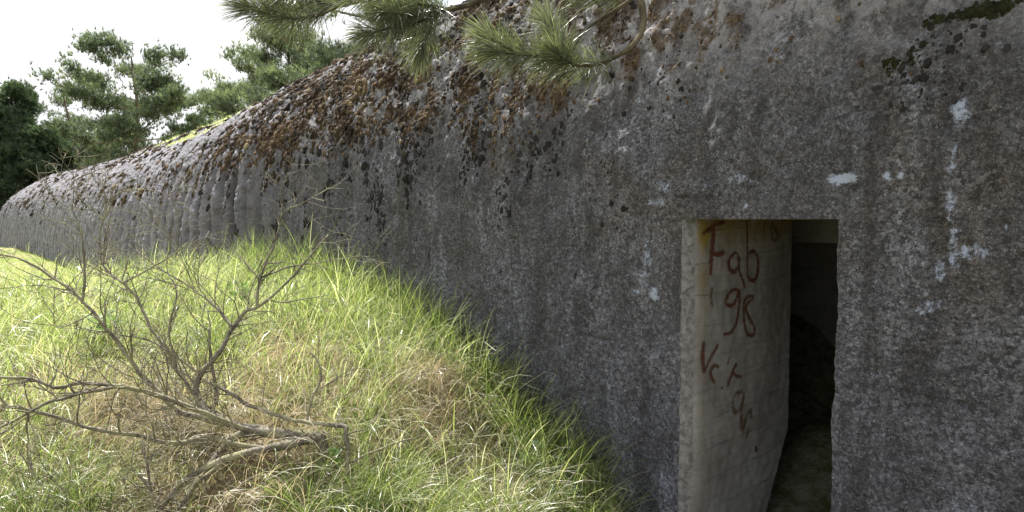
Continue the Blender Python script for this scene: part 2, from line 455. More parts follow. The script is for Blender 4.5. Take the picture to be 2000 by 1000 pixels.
M_HERB = mat_blade('silvery_herb_leaf', [(0, (0.12, 0.20, 0.09)), (1, (0.26, 0.36, 0.22))], 0.35, 0.5, 0.4)
M_NEEDLE = mat_blade('pine_needle', [(0, (0.055, 0.074, 0.050)), (0.55, (0.135, 0.158, 0.105)), (1, (0.32, 0.33, 0.21))], 0.26, 0.42, 0.6, (1.3, 1.4, 0.7))
M_NEEDLE_FAR = mat_blade('distant_pine_needle', [(0, (0.050, 0.070, 0.054)), (0.6, (0.115, 0.142, 0.104)), (1, (0.20, 0.235, 0.145))], 0.42, 0.5, 0.5, (1.3, 1.4, 0.8))
M_NEEDLE_DARK = mat_blade('dark_conifer_needle', [(0, (0.040, 0.060, 0.042)), (1, (0.105, 0.140, 0.085))], 0.42, 0.5, 0.4, (1.2, 1.4, 0.8))

M_MOSS = mat_blade('brown_moss', [(0, (0.024, 0.018, 0.013)), (0.45, (0.070, 0.050, 0.034)), (0.8, (0.140, 0.100, 0.060)), (1, (0.25, 0.205, 0.125))], 0.0, 0.95, 0.1)
M_MOSSDARK = mat_blade('dark_green_moss', [(0, (0.010, 0.010, 0.006)), (1, (0.030, 0.033, 0.012))], 0.0, 0.95, 0.1)
M_LICHEN = mat_blade('black_lichen', [(0, (0.012, 0.011, 0.011)), (1, (0.040, 0.036, 0.034))], 0.0, 0.95, 0.1)

# ------------------------------------------------------------------ terrain
D = 3.1                                    # wall plane distance
CP = np.array([                            # x, y, z relative to the eye
    (-2.3, 3.1, -1.88), (-2.68, 3.1, -1.80), (-3.05, 3.1, -1.62), (-3.55, 3.1, -1.40), (-4.14, 3.1, -1.15), (-5.27, 3.1, -0.84),
    (-6.9, 3.1, -0.66), (-8.5, 3.1, -0.66), (-10.4, 3.1, -0.78), (-14, 3.1, -1.1), (-20, 3.1, -1.45), (-30, 3.0, -1.65), (-42, 2.4, -1.4), (-70, 3.1, -1.3),
    (-3.9, 2.6, -1.12), (-3.35, 2.3, -1.68), (-3.6, 1.56, -1.26), (-3.05, 1.5, -1.62), (-3.75, 0.3, -1.36), (-3.0, 0.6, -1.62), (-3.2, -1.0, -1.6),
    (-2.0, 1.0, -1.80), (-2.1, 2.3, -1.86), (0, 0, -1.75), (-1.2, 2.9, -1.9), (2, 2.8, -1.85), (-5.8, 1.6, -0.92), (-5.5, -0.5, -1.08), (-5.5, -3, -1.35),
    (-8.5, 1.0, -0.80), (-9, -3, -1.05), (-13, 1, -1.05), (-14, -3, -1.25), (-20, 0, -1.6), (-22, -6, -1.7), (-34, 0, -1.6), (-34, -10, -1.6),
    (-60, -3, -1.5), (-60, -20, -1.5), (0, -6, -1.8), (-8, -9, -1.5), (4, -3, -1.8), (5, 3, -1.8), (6, -14, -1.8), (-60, 14, -1.8), (-30, 12, -1.6), (-10, 12, -1.4), (5, 12, -1.6), (-20, -20, -1.7),
])


def _rbf_fit():
    X = CP[:, :2]; n = len(X)
    d = np.linalg.norm(X[:, None] - X[None], axis=2)
    K = d + np.eye(n) * 1e-3
    P = np.hstack([np.ones((n, 1))])
    A = np.block([[K, P], [P.T, np.zeros((1, 1))]])
    return np.linalg.solve(A, np.concatenate([CP[:, 2], [0]]))


_W = _rbf_fit()
TUSS = [(at_t(1045, 900, 4.05), 0.30, 0.13), (at_t(900, 735, 4.6), 0.42, 0.10), (at_t(620, 700, 4.9), 0.5, 0.06)]


def ground(x, y):
    x = np.asarray(x, float); y = np.asarray(y, float)
    cx, cy = np.clip(x, -62, 8), np.clip(y, -20, 14)
    z = np.full(x.shape, _W[-1])
    for (px, py, _), w in zip(CP, _W[:-1]):
        z = z + w * np.sqrt((cx - px) ** 2 + (cy - py) ** 2)
    near = 1 / (1 + ((x + 4) ** 2 + y ** 2) / 400)
    z = z + 0.05 * fbm(x * 0.9, y * 0.9, 0.3, 3) + 0.055 * near * noise3(x * 3.1, y * 3.1, 4.2) + 0.02 * near * noise3(x * 9, y * 9, 2.2)
    for p, r, h in TUSS:
        z = z + h * np.exp(-((x - p.x) ** 2 + (y - p.y) ** 2) / (r * r) * 1.6)
    far = sstep(60, 400, np.hypot(x, y))
    z = z + far * 1.2 * noise3(x * 0.01, y * 0.01, 7.7)
    return z + EYE


def gz(x, y):
    return float(ground(np.array([x]), np.array([y]))[0])


def axis_steps(lo, hi, c, d0, k):
    out = [c]; v = c
    while v < hi: v += d0 + k * abs(v - c); out.append(v)
    v = c; left = []
    while v > lo: v -= d0 + k * abs(v - c); left.append(v)
    return np.array(left[::-1] + out)


gx = axis_steps(-900, 700, -4.0, 0.035, 0.022); gy = axis_steps(-800, 900, 1.6, 0.035, 0.022)
GX, GY = np.meshgrid(gx, gy, indexing='ij')
GZ = ground(GX, GY)
inside = (GY > D + 0.15) & (GY < 8.6) & (GX > -55)
# the floor inside the passage is level with the doorway
GZ = np.where((GY > D + 0.10) & (GY < 6.2) & (GX > -5) & (GX < 3), EYE - 2.05, GZ)
nx, ny = GX.shape
i, j = np.meshgrid(np.arange(nx - 1), np.arange(ny - 1), indexing='ij')
a = i * ny + j
sand = 0.25 * fbm(GX * 0.7, GY * 0.7, 1.7, 3) + 1.1 * np.exp(-((GX + 10.5) ** 2 / 0.9 + (GY - 0.35) ** 2 / 0.10)) + 0.6 * np.exp(-((GX + 24) ** 2 + (GY - 0.6) ** 2 * 3) / 6)
farness = sstep(9, 22, np.hypot(GX + 2, GY))
me = np_mesh('ground', np.stack([GX, GY, GZ], -1), np.stack([a, a + ny, a + ny + 1, a + 1], -1), np.full((nx - 1) * (ny - 1), 4),
             M_GROUND, True, {'sand': sand, 'farness': farness})
link('ground', me, kind='structure')

# ------------------------------------------------------------------ bunker
SA, SB, SN = 2.9, 2.65, 2.3                # half width, rise and squareness of the vault
YC = D + SA
X0, X1 = -56.0, 4.5
DXL, DXR, DZT = at_y(1330, 600, D).x, at_y(1637, 430, D).x, at_y(1480, 428, D).z

bunker = thing('bunker', (-2.0, D, gz(-2.3, 3.0)), 'long vaulted concrete bunker with mossy roof and graffitied doorway', 'bunker')

xs = []
v = 5.0
while v < 52: xs.append(-v); v += 0.012 * (v / 5.0) ** 1.32
xs = xs[::-1] + list(np.arange(-4.99, X1, 0.0105))
xs = np.array(xs)
for e in (DXL, DXR): xs[np.argmin(abs(xs - e))] = e
xs = np.concatenate([np.linspace(X0, xs[0] - 0.4, 14), xs])
# profile: (y, z, ny, nz, fraction) from the foot up and over the vault
low = np.arange(-0.62, EYE, 0.0105)
low = low[low < EYE - 0.004]
prof = [(D, z) for z in low]
ang = np.concatenate([np.linspace(0, R(100), 340), np.linspace(R(102), R(180), 36)])
for q in ang:
    c_, s_ = math.cos(q), math.sin(q)
    rr = (abs(c_) ** SN + abs(s_) ** SN) ** (-1 / SN)
    prof.append((YC - SA * c_ * rr, EYE + SB * s_ * rr))
for z in np.linspace(EYE - 0.1, -0.62, 10): prof.append((YC + SA, z))
prof = np.array(prof)
prof[np.argmin(abs(prof[:, 1] - DZT) + 100 * (prof[:, 0] > D + 0.05)), 1] = DZT
T = np.gradient(prof, axis=0); T /= np.linalg.norm(T, axis=1)[:, None]
PN = np.stack([-T[:, 1], T[:, 0]], 1)       # outward normal (y, z)
PX, PYi = np.meshgrid(xs, np.arange(len(prof)), indexing='ij')
Y0, Z0 = prof[PYi, 0], prof[PYi, 1]
NY, NZ = PN[PYi, 0], PN[PYi, 1]
arc = np.concatenate([[0], np.cumsum(np.linalg.norm(np.diff(prof, axis=0), axis=1))])[PYi]
Zr = Z0 - EYE
xw = PX + 0.10 * noise3(PX * 0.8, arc * 1.1, 3.3)
# ribs left by the round shuttering, strong in the distance, broken and irregular close by
ribw = sstep(-6.0, -11.0, PX)
nearrib = sstep(-2.5, -4.5, PX) * (1 - ribw)
ph = PX / 0.62 + 0.30 * noise3(PX * 0.5, arc * 0.35, 1.0) + 0.22 * arc
rib = np.abs(np.sin(math.pi * ph)) ** 0.7
disp = ribw * (0.155 * rib - 0.085) * (0.55 + 0.45 * sstep(-0.9, 0.5, Zr)) * (0.8 + 0.5 * noise3(PX * 0.9, arc * 0.6, 8.8)) * sstep(-1.9, -0.8, Zr)
groove = np.clip(ribw * (1 - rib) ** 1.1 * (0.9 + 0.7 * noise3(PX * 2.1, arc * 1.4, 2.8)) * 1.5, 0, 1)
calm = 1 - 0.6 * ribw
disp += ribw * 0.035 * noise3(PX * 2.6, arc * 2.0, 4.1) + ribw * 0.05 * fbm(PX * 4, arc * 6.0, 4.1, 4, 0.75)
# dripping lumps around the shoulder
sh = sstep(0.35, 1.05, Zr + 0.35 * noise3(PX * 1.6, 0, 5.5)) * (0.25 + 0.75 * sstep(-1.8, -3.6, PX))
drip = noise3(PX * 5.2, arc * 1.15, 2.0) + 0.6 * noise3(PX * 9.5, arc * 2.6, 6.0)
disp += calm * sh * (0.016 * drip + 0.030 * (0.35 - np.abs(noise3(PX * 7.0, arc * 4.6, 33.0))) + 0.034 * (0.3 - np.abs(noise3(PX * 15.0, arc * 10, 13.0))) + 0.045 * fbm(PX * 13, arc * 11, 3.3, 4, 0.8)) + 0.018 * sstep(-1.5, 0.4, Zr) * (sh * 0 + 1) * noise3(PX * 4.0, arc * 0.8, 12.0)
disp += nearrib * 0.032 * noise3(PX * 2.4, arc * 0.5, 3.0)
# general lumpy plaster
disp += 0.030 * fbm(PX * 0.9, arc * 0.9, 0.5, 3) + calm * 0.045 * fbm(PX * 2.6, arc * 2.1, 41.5, 3) + calm * 0.042 * fbm(PX * 4.2, arc * 3.4, 1.5, 3)
grain = 0.020 * fbm(PX * 14, arc * 14, 2.5, 4, 0.7)
disp += grain + 0.012 * np.clip(noise3(PX * 7, arc * 6, 9.1) - 0.25, 0, 1)
# moss
mossf = sstep(0.42, 1.15, Zr + 0.55 * fbm(PX * 2.2, arc * 0.9, 7.0, 3)) * sstep(-0.4, -2.6, PX + 0.3 * noise3(PX, arc, 1))
mn_ = fbm(PX * 6.5, arc * 4.0, 3.7, 4, 0.6)
faraway = sstep(-10, -22, PX)
moss = np.clip(mossf * (0.50 + 1.25 * mn_) * (1 - 0.75 * sstep(-8, -15, PX)) + 0.25 * sstep(2.35, 2.62, Zr) * (0.6 + noise3(PX * 1.3, arc, 5)), 0, 1)
# dribbles of moss below the shoulder
dr = sstep(0.52, 0.78, noise3(PX * 6.0, arc * 0.55, 21.0) * 0.8 + 0.35) * sstep(0.05, 0.5, Zr) * sstep(-1.0, -3.5, PX) * sstep(-0.2, 0.3, mn_)
moss = np.maximum(moss, 0.72 * dr)
trc = at_y(1880, 30, D + 0.05); tr2 = at_y(1780, 110, D + 0.03)
tl = 0.55 + 0.55 * fbm(PX * 5, arc * 7, 4.4, 3)
mtr = 0.66 * np.maximum(np.exp(-(((PX - trc.x) / 0.34) ** 2 + ((Z0 - trc.z - 0.02) / 0.055) ** 2)) * 1.2,
                 np.exp(-(((PX - tr2.x) / 0.28) ** 2 + ((Z0 - tr2.z) / 0.16) ** 2)) * 0.75) * tl
moss = np.maximum(moss, np.clip(mtr, 0, 1) * (Y0 < 4))
darkmoss = np.clip(np.maximum(np.clip(mtr, 0, 1) * 1.3 * (Y0 < 4), 0.85 * (1 - sstep(0.1, 0.8, Zr)) * (mossf < 0.5)), 0, 1)
disp += np.clip(moss - 0.4, 0, 1) * (0.035 + 0.05 * noise3(PX * 14, arc * 14, 6.6))
lichen = np.clip(sstep(-1.0, 0.35, Zr) * sstep(0.10, 0.45, fbm(PX * 2.3, arc * 0.8, 15.0, 3) + 0.22) * sstep(-1.6, -4.2, PX) * 0.95
                 + 0.65 * sstep(0.35, 0.9, Zr) * sstep(-2.2, -3.8, PX) + 0.12 * sstep(-0.3, 0.6, Zr), 0, 1)
lichen = np.maximum(lichen, 0.8 * np.exp(-(((PX - tr2.x) / 0.42) ** 2 + ((Z0 - tr2.z + 0.02) / 0.25) ** 2)))
lime = np.zeros_like(PX)
for (px, py, wx, wz, s_) in [(1648, 349, .085, .022, 1.25), (1735, 347, .022, .02, .95), (1760, 345, .018, .02, .8), (1295, 365, .10, .06, .62), (1285, 395, .10, .03, .7),
                             (1262, 500, .05, .12, .62), (1255, 540, .05, .08, .65), (1275, 575, .04, .05, .95), (1240, 570, .035, .02, .8), (1872, 215, .035, .07, .85),
                             (1862, 310, .02, .10, .7), (1855, 400, .03, .09, .7), (1865, 480, .03, .13, .7), (1900, 490, .10, .05, .62), (1838, 530, .035, .08, .62),
                             (1820, 600, .09, .06, .52), (1440, 350, .10, .035, .6), (1380, 362, .05, .02, .6), (1140, 385, .03, .06, .55), (150, 430, 2.2, .5, .5),
                             (235, 450, 1.2, .4, .4), (1455, 400, .03, .02, .65), (1690, 800, .06, .09, .45), (1995, 440, .08, .03, .6), (590, 560, .1, .1, .5), (560, 300, .3, .1, .4)]:
    p = at_y(px, py, D)
    lime = np.maximum(lime, s_ * np.exp(-(((PX - p.x) / (wx * 1.25)) ** 2 + ((Z0 - p.z) / (wz * 1.25)) ** 2)) * (Y0 < 5))
# pour joint
zj = EYE - 0.735 + 0.012 * noise3(PX * 2, 0, 0) + 0.01 * noise3(PX * 9, 0, 3)
jm = sstep(0.12, 0.32, noise3(PX * 1.1, 7.7, 0.2) + 0.25)
crack = np.exp(-((Z0 - zj) / 0.009) ** 2) * (PX > -3.2) * jm
disp -= 0.010 * crack
crack = crack * 0.3
# the left cheek of the doorway is a dressed band, its corner almost true
edge = np.exp(-np.maximum(0, np.maximum(DXL - PX, PX - DXR)) / 0.05) * (Z0 < DZT + 0.12)
topb = np.exp(-np.maximum(0, Z0 - DZT) / 0.04) * (PX > DXL - 0.1) * (PX < DXR + 0.1) * (Z0 < 2.2)
disp *= 1 - 0.55 * np.clip(edge, 0, 1) - 0.4 * np.clip(topb, 0, 1)
# the far end rounds off and sinks
endq = sstep(-45, X0, PX)
shrink = np.sqrt(np.clip(1 - endq ** 2, 0.0, 1))
VX = PX.copy()
VX += 0.022 * np.exp(-np.abs(PX - DXR) / 0.025) * fbm(0.5, Z0 * 3.3, 2.2, 4, 0.6) * (Z0 < DZT) * (Y0 < D + 0.01)
VX += 0.010 * np.exp(-np.abs(PX - DXR) / 0.02) * fbm(0.7, Z0 * 11, 6.2, 3, 0.7) * (Z0 < DZT) * (Y0 < D + 0.01)
VX += 0.006 * np.exp(-np.abs(PX - DXL) / 0.02) * noise3(0.5, Z0 * 15, 5.2) * (Z0 < DZT) * (Y0 < D + 0.01)
lean = sstep(-5, -20, PX) * np.where(Y0 < YC, 1.0, 0.0)
Y0 = Y0 + lean * 0.058 * np.clip(Zr + 1.9, 0, 4.5) ** 2 * np.clip((YC - Y0) / SA * 1.6, 0, 1)
DY = Y0 + NY * disp; DZ = Z0 + NZ * disp
DY = YC + (DY - YC) * shrink - 0.0038 * np.clip(-30 - PX, 0, 40) ** 2
DZ = -0.6 + (DZ + 0.6) * (0.30 + 0.70 * shrink) - 1.6 * endq ** 3
nx, ny = PX.shape
i, j = np.meshgrid(np.arange(nx - 1), np.arange(ny - 1), indexing='ij')
xc = 0.5 * (PX[:-1, :-1] + PX[1:, 1:]); zc = 0.5 * (Z0[:-1, :-1] + Z0[1:, 1:])
keep = ~((xc > DXL) & (xc < DXR) & (zc < DZT) & (prof[PYi, 0][:-1, :-1] < D + 0.05))
keep_v = ~((PX > DXL - 0.03) & (PX < DXR + 0.03) & (Z0 < DZT + 0.03) & (Y0 < D + 0.05))
a = (i * ny + j)[keep]
SV = np.stack([VX, DY, DZ], -1)
base = np.array(tuple(bunker.location))
me = np_mesh('vault', SV - base, np.stack([a, a + 1, a + ny + 1, a + ny], -1)[:, ::-1], np.full(len(a), 4), M_CONC, True,
             {'moss': moss, 'lichen': lichen, 'lime': lime, 'crack': crack, 'darkmoss': darkmoss, 'groove': groove, 'far_sun_tint': sstep(-6, -15, PX), 'height': (Zr + 1.9) / 4.5 * 1.6})
o = link('vault', me); o.parent = bunker

# cushions of moss and crusts of black lichen standing proud of the concrete
def cushions(weight, n, rmin, rmax, flat, seed, vrange):
    rs = np.random.default_rng(seed)
    area = np.gradient(PX, axis=0) * np.gradient(arc, axis=1)
    w = (weight * np.clip(area, 0, 0.02)).ravel(); w /= w.sum()
    idx = rs.choice(len(w), n, p=w)
    P = SV.reshape(-1, 3)[idx] + 0
    gi, gj = np.unravel_index(idx, PX.shape)
    gi = np.clip(gi, 1, nx - 2); gj = np.clip(gj, 1, ny - 2)
    ta = SV[gi + 1, gj] - SV[gi - 1, gj]; tb = SV[gi, gj + 1] - SV[gi, gj - 1]
    ta /= np.linalg.norm(ta, axis=1)[:, None]
    N_ = np.cross(tb, ta); N_ /= np.linalg.norm(N_, axis=1)[:, None]
    N_ *= np.sign((N_ * np.stack([0 * gi, PN[gj, 0], PN[gj, 1]], 1)).sum(1))[:, None]
    tb = np.cross(N_, ta)
    R_ = (rmin + (rmax - rmin) * rs.random(n) ** 2.2) * np.clip((-P[:, 0]) / 9.0, 0.34, 2.2)
    rings = [(1.05, -0.25), (1.0, 0.25), (0.72, 0.72), (0.34, 0.95)]; m = 8
    V = []
    for q, (rr, hh) in enumerate(rings):
        an_ = np.arange(m) / m * 2 * math.pi + q * 0.35
        jit = 1 + 0.30 * rs.normal(size=(n, m))
        V.append(P[:, None] + ta[:, None] * (R_[:, None] * rr * jit * np.cos(an_))[..., None] + tb[:, None] * (R_[:, None] * rr * jit * 1.25 * np.sin(an_))[..., None]
                 + N_[:, None] * (R_[:, None] * flat * hh * (1 + 0.25 * rs.normal(size=(n, m))))[..., None])
    V.append((P + N_ * (R_ * flat)[:, None])[:, None])
    V = np.concatenate(V, 1); nv = V.shape[1]
    F_ = []
    for q in range(3):
        for k in range(m): F_.append((q * m + k, q * m + (k + 1) % m, (q + 1) * m + (k + 1) % m, (q + 1) * m + k))
    Tt = [(3 * m + k, 3 * m + (k + 1) % m, 4 * m) for k in range(m)]
    Ls = np.concatenate([np.array(F_).ravel(), np.array(Tt).ravel()])
    L = (np.arange(n) * nv)[:, None] + Ls[None]
    S = np.tile([4] * len(F_) + [3] * m, n)
    vc = np.clip(0.42 + 0.5 * fbm(P[:, 0] * 1.8, P[:, 1] * 1.8, P[:, 2] * 1.8, 3) + rs.normal(0, 0.2, n), 0, 1)
    pt = Part(); pt.add(V.reshape(-1, 3), L, S, np.repeat(vc, nv))
    return pt


front = (Y0 < YC) & keep_v
wm = np.clip(mossf, 0, 1) * np.clip(0.25 + 1.9 * mn_ + 0.5 * np.exp(-((Zr - 1.0) / 0.6) ** 2), 0.0, 2) ** 2 * (1 - 0.97 * sstep(-7.5, -14, PX + 1.5 * noise3(PX * 0.4, arc, 2))) * front + 0.55 * np.clip(dr, 0, 1) * front
mtw = np.clip(mtr, 0, 1) * (Y0 < 4)
wm = wm * sstep(0.15, 0.75, Zr + 0.2 * noise3(PX * 3, 0, 4)) * np.clip(9.0 / np.clip(-PX, 3, 60), 0.3, 3) * (0.12 + 0.88 * sstep(-2.6, -4.3, PX))
cushions(wm, 27000, 0.010, 0.036, 0.6, 1, (0, 1)).build('moss', M_MOSS, bunker, attr='v', kind='stuff')
cushions(np.clip(mtw - 0.30, 0, 1), 520, 0.008, 0.030, 0.4, 2, (0, 1)).build('moss', M_MOSSDARK, bunker, attr='v', kind='stuff', label='dark green moss cushions')
wl_ = np.clip(lichen - 0.2, 0, 1) ** 1.2 * sstep(0.10, 0.5, noise3(PX * 3.4, arc * 1.6, 55.0) + 0.22) * front * (1 - 0.95 * sstep(-7.5, -13, PX))
cushions(wl_ * np.clip(9.0 / np.clip(-PX, 2, 60), 0.3, 3), 7000, 0.014, 0.050, 0.2, 3, (0, 1)).build('lichen', M_LICHEN, bunker, attr='v', kind='stuff')

# ---- doorway reveal: starts on the very edge of the shell
il = int(np.argmin(abs(xs - DXL))); ir = int(np.argmin(abs(xs - DXR)))
jt = int(np.argmin(abs(prof[:, 1] - DZT) + 100 * (prof[:, 0] > D + 0.05)))
JX = at_y(1376, 600, D + 0.115).x             # plane of the left cheek
JY1 = at_x(1546, 500, JX).y


def sheet(part, rows, a=None, flip=False):
    rows = np.array(rows); n, m = rows.shape[:2]
    i, j = np.meshgrid(np.arange(n - 1), np.arange(m - 1), indexing='ij')
    q = i * m + j
    L = np.stack([q, q + 1, q + m + 1, q + m], -1)
    part.add(rows, L[..., ::-1] if flip else L, [4] * ((n - 1) * (m - 1)), 0.0 if a is None else np.asarray(a).ravel())


def board(z, y):
    """board-marked relief on the cheek; boards 17 cm wide climb slightly inwards"""
    zz = z + 0.10 * (y - 3.2) * sstep(1.2, 0.0, z)
    k = np.floor(zz / 0.17); f = zz / 0.17 - k
    return 0.0012 * noise3(k * 3.7, 0.5, 0.5) - 0.0015 * np.exp(-(np.minimum(f, 1 - f) / 0.035) ** 2) * (0.4 + noise3(k, y * 3, 0.3)) + 0.0010 * noise3(zz * 60, y * 4, 1) + 0.0008 * noise3(z * 9, y * 9, 2)


cheek = Part()
zl = SV[il, :jt + 1]                           # left edge vertices from foot to lintel
rows, st = [], []
for u in np.concatenate([np.linspace(0, 0.115, 9), np.linspace(0.12, JY1 - D, 70)]):
    f = min(u / 0.115, 1.0); f2 = f * f * (3 - 2 * f)
    y = zl[:, 1] * (1 - f) + (D + u) * f if f < 1 else np.full(len(zl), D + u)
    z = zl[:, 2]
    x = zl[:, 0] * (1 - f2) + (JX + board(z, y)) * f2 + 0.004 * noise3(y * 20, z * 20, 0.4)
    # the inner corner is broken away near the floor
    x = x - np.where(z < 0.24, np.clip((y - (JY1 - 0.5 * (0.24 - z))) * 1.6, 0, 0.3), 0)
    rows.append(np.stack([x, y, z], -1))
    s_ = 0.75 * np.exp(-((u - 0.115) / 0.035) ** 2) * (0.25 + 0.7 * sstep(0.9, 1.5, z)) + sstep(1.40, 1.61, z) * (0.85)
    st.append(np.where(u < 0.085, -1.0, np.clip(s_, 0, 1)))
sheet(cheek, rows, np.array(st), flip=True)
cheek.build('door_cheek', M_INNER, bunker, attr='stain')

lin = Part()                                   # soffit of the opening
tl_ = SV[il:ir + 1, jt]
rows = []
for u in np.linspace(0, JY1 - D, 24):
    p = tl_.copy(); f = min(u / 0.03, 1); p[:, 1] = p[:, 1] * (1 - f) + (D + u) * f
    p[:, 2] = p[:, 2] + 0.004 * noise3(p[:, 0] * 9, u * 9, 0.1) * f
    rows.append(p)
sheet(lin, rows, np.full((24, len(tl_)), 0.7), flip=False)
lin.build('door_soffit', M_INNER, bunker, attr='stain')

rc = Part()                                    # right cheek
zr_ = SV[ir, :jt + 1]
rows = []
for u in np.linspace(0, JY1 - D, 40):
    f = min(u / 0.06, 1)
    p = zr_.copy(); p[:, 1] = p[:, 1] * (1 - f) + (D + u) * f
    p[:, 0] = p[:, 0] * (1 - f) + (DXR + 0.02 + board(p[:, 2], D + u)) * f
    rows.append(p)
sheet(rc, rows, np.zeros((40, len(zr_))))
rc.build('door_cheek', M_INNER, bunker, attr='stain')

# ---- the dark room behind the passage
room = Part()
def quad(part, p0, p1, p2, p3, n=30, amp=0.01, st=0.0):
    p0, p1, p2, p3 = [np.array(p, float) for p in (p0, p1, p2, p3)]
    u, w = np.meshgrid(np.linspace(0, 1, n), np.linspace(0, 1, n), indexing='ij')
    P = (p0 * ((1 - u) * (1 - w))[..., None] + p1 * (u * (1 - w))[..., None] + p2 * (u * w)[..., None] + p3 * ((1 - u) * w)[..., None])
    nrm = np.cross(p1 - p0, p3 - p0); nrm /= np.linalg.norm(nrm)
    edge_ = np.minimum(np.minimum(u, 1 - u), np.minimum(w, 1 - w)) > 0.01
    P = P + nrm * (amp * noise3(P[..., 0] * 3, P[..., 1] * 3, P[..., 2] * 9) * edge_)[..., None]
    sheet(part, P, np.full(P.shape[:2], st))
rx0, rx1, ry0, ry1, rz0, rz1 = -4.6, DXR + 0.02, JY1, 5.75, -0.45, 1.95
quad(room, (rx0, ry1, rz0), (rx1, ry1, rz0), (rx1, ry1, rz1), (rx0, ry1, rz1))
quad(room, (rx0, ry0, rz0), (rx0, ry1, rz0), (rx0, ry1, rz1), (rx0, ry0, rz1))
quad(room, (rx1, ry0, rz0), (rx1, ry1, rz0), (rx1, ry1, rz1), (rx1, ry0, rz1))
quad(room, (rx0, ry0, rz1), (rx1, ry0, rz1), (rx1, ry1, rz1), (rx0, ry1, rz1))
zz_ = np.linspace(rz0, rz1, 60); cut = np.clip(0.5 * (0.24 - zz_), 0, 1) * 1.6
sheet(room, np.array([[(rx0 * (1 - f) + (JX - 0.004 - c_) * f, ry0 + 0.003, z_) for z_, c_ in zip(zz_, cut)] for f in np.linspace(0, 1, 12)]), np.zeros((12, 60)), flip=True)
quad(room, (JX - 0.002, ry0, DZT), (rx1, ry0, DZT), (rx1, ry0, rz1), (JX - 0.002, ry0, rz1))
room.build('room_wall', M_INNER, bunker, attr='stain')
beam = Part()
bz0, bz1, by0, by1 = EYE - 0.16, EYE + 0.35, 4.75, 4.95
V = [(x, y, z) for x in (rx0 + .01, rx1 - .01) for y in (by0, by1) for z in (bz0, bz1)]
beam.add(V, [0, 1, 3, 2, 4, 6, 7, 5, 0, 4, 5, 1, 2, 3, 7, 6, 0, 2, 6, 4, 1, 5, 7, 3], [4] * 6)
beam.build('ceiling_beam', M_INNER, bunker, smooth=False, attr='stain')
fl = Part()                                    # rubble and soil heaped on the passage floor
FX, FY = np.meshgrid(np.linspace(rx0, rx1 + .1, 90), np.linspace(D - 0.15, ry1, 90), indexing='ij')
FZ = EYE - 1.90 + 0.05 * fbm(FX * 4, FY * 4, 0, 3) + 0.02 * noise3(FX * 20, FY * 20, 2) + 1.25 * sstep(4.4, 5.7, FY) * (0.7 + 0.5 * noise3(FX * 1.5, FY, 3)) \
    + 0.25 * np.exp(-((FX + 2.35) ** 2 + (FY - 4.6) ** 2) / 0.12)
sheet(fl, np.stack([FX, FY, FZ], -1), flip=True)
fl.build('rubble_floor', M_FLOOR, bunker)

# ---- painted lettering on the cheek
def zoomA(x, y): return 1320 + x / 4.0, 410 + y / 4.0
def zoomB(x, y): return 1320 + x / 2.777, 640 + y / 2.777


def stroke(part, pts, width, zm):
    W = []
    for (x, y) in pts:
        p = at_x(*zm(x, y), JX); W.append((p.y, p.z))
    Wd = spline([(y, z, 0) for y, z in W], max(6, 7 * len(pts)))
    T_ = np.gradient(Wd[:, :2], axis=0); T_ /= np.maximum(np.linalg.norm(T_, axis=1), 1e-9)[:, None]
    n = len(Wd); s_ = np.linspace(0, 1, n)
    w = width * 0.56 * (1 + 0.50 * noise3(s_ * n * 0.45, Wd[:, 0] * 20, 0.3)) * (0.65 + 0.35 * np.clip(np.minimum(s_, 1 - s_) * 9, 0, 1))
    ys, zs = Wd[:, 0], Wd[:, 1]
    cols = []
    for k in (-1, -0.4, 0.4, 1):
        yy = ys - T_[:, 1] * w * k; zz = zs + T_[:, 0] * w * k
        x = JX + board(zz, yy) + 0.004 + 0.0035 + (0.0 if abs(k) == 1 else 0.0008)
        cols.append(np.stack([x, yy, zz], -1))
    sheet(part, np.array(cols))


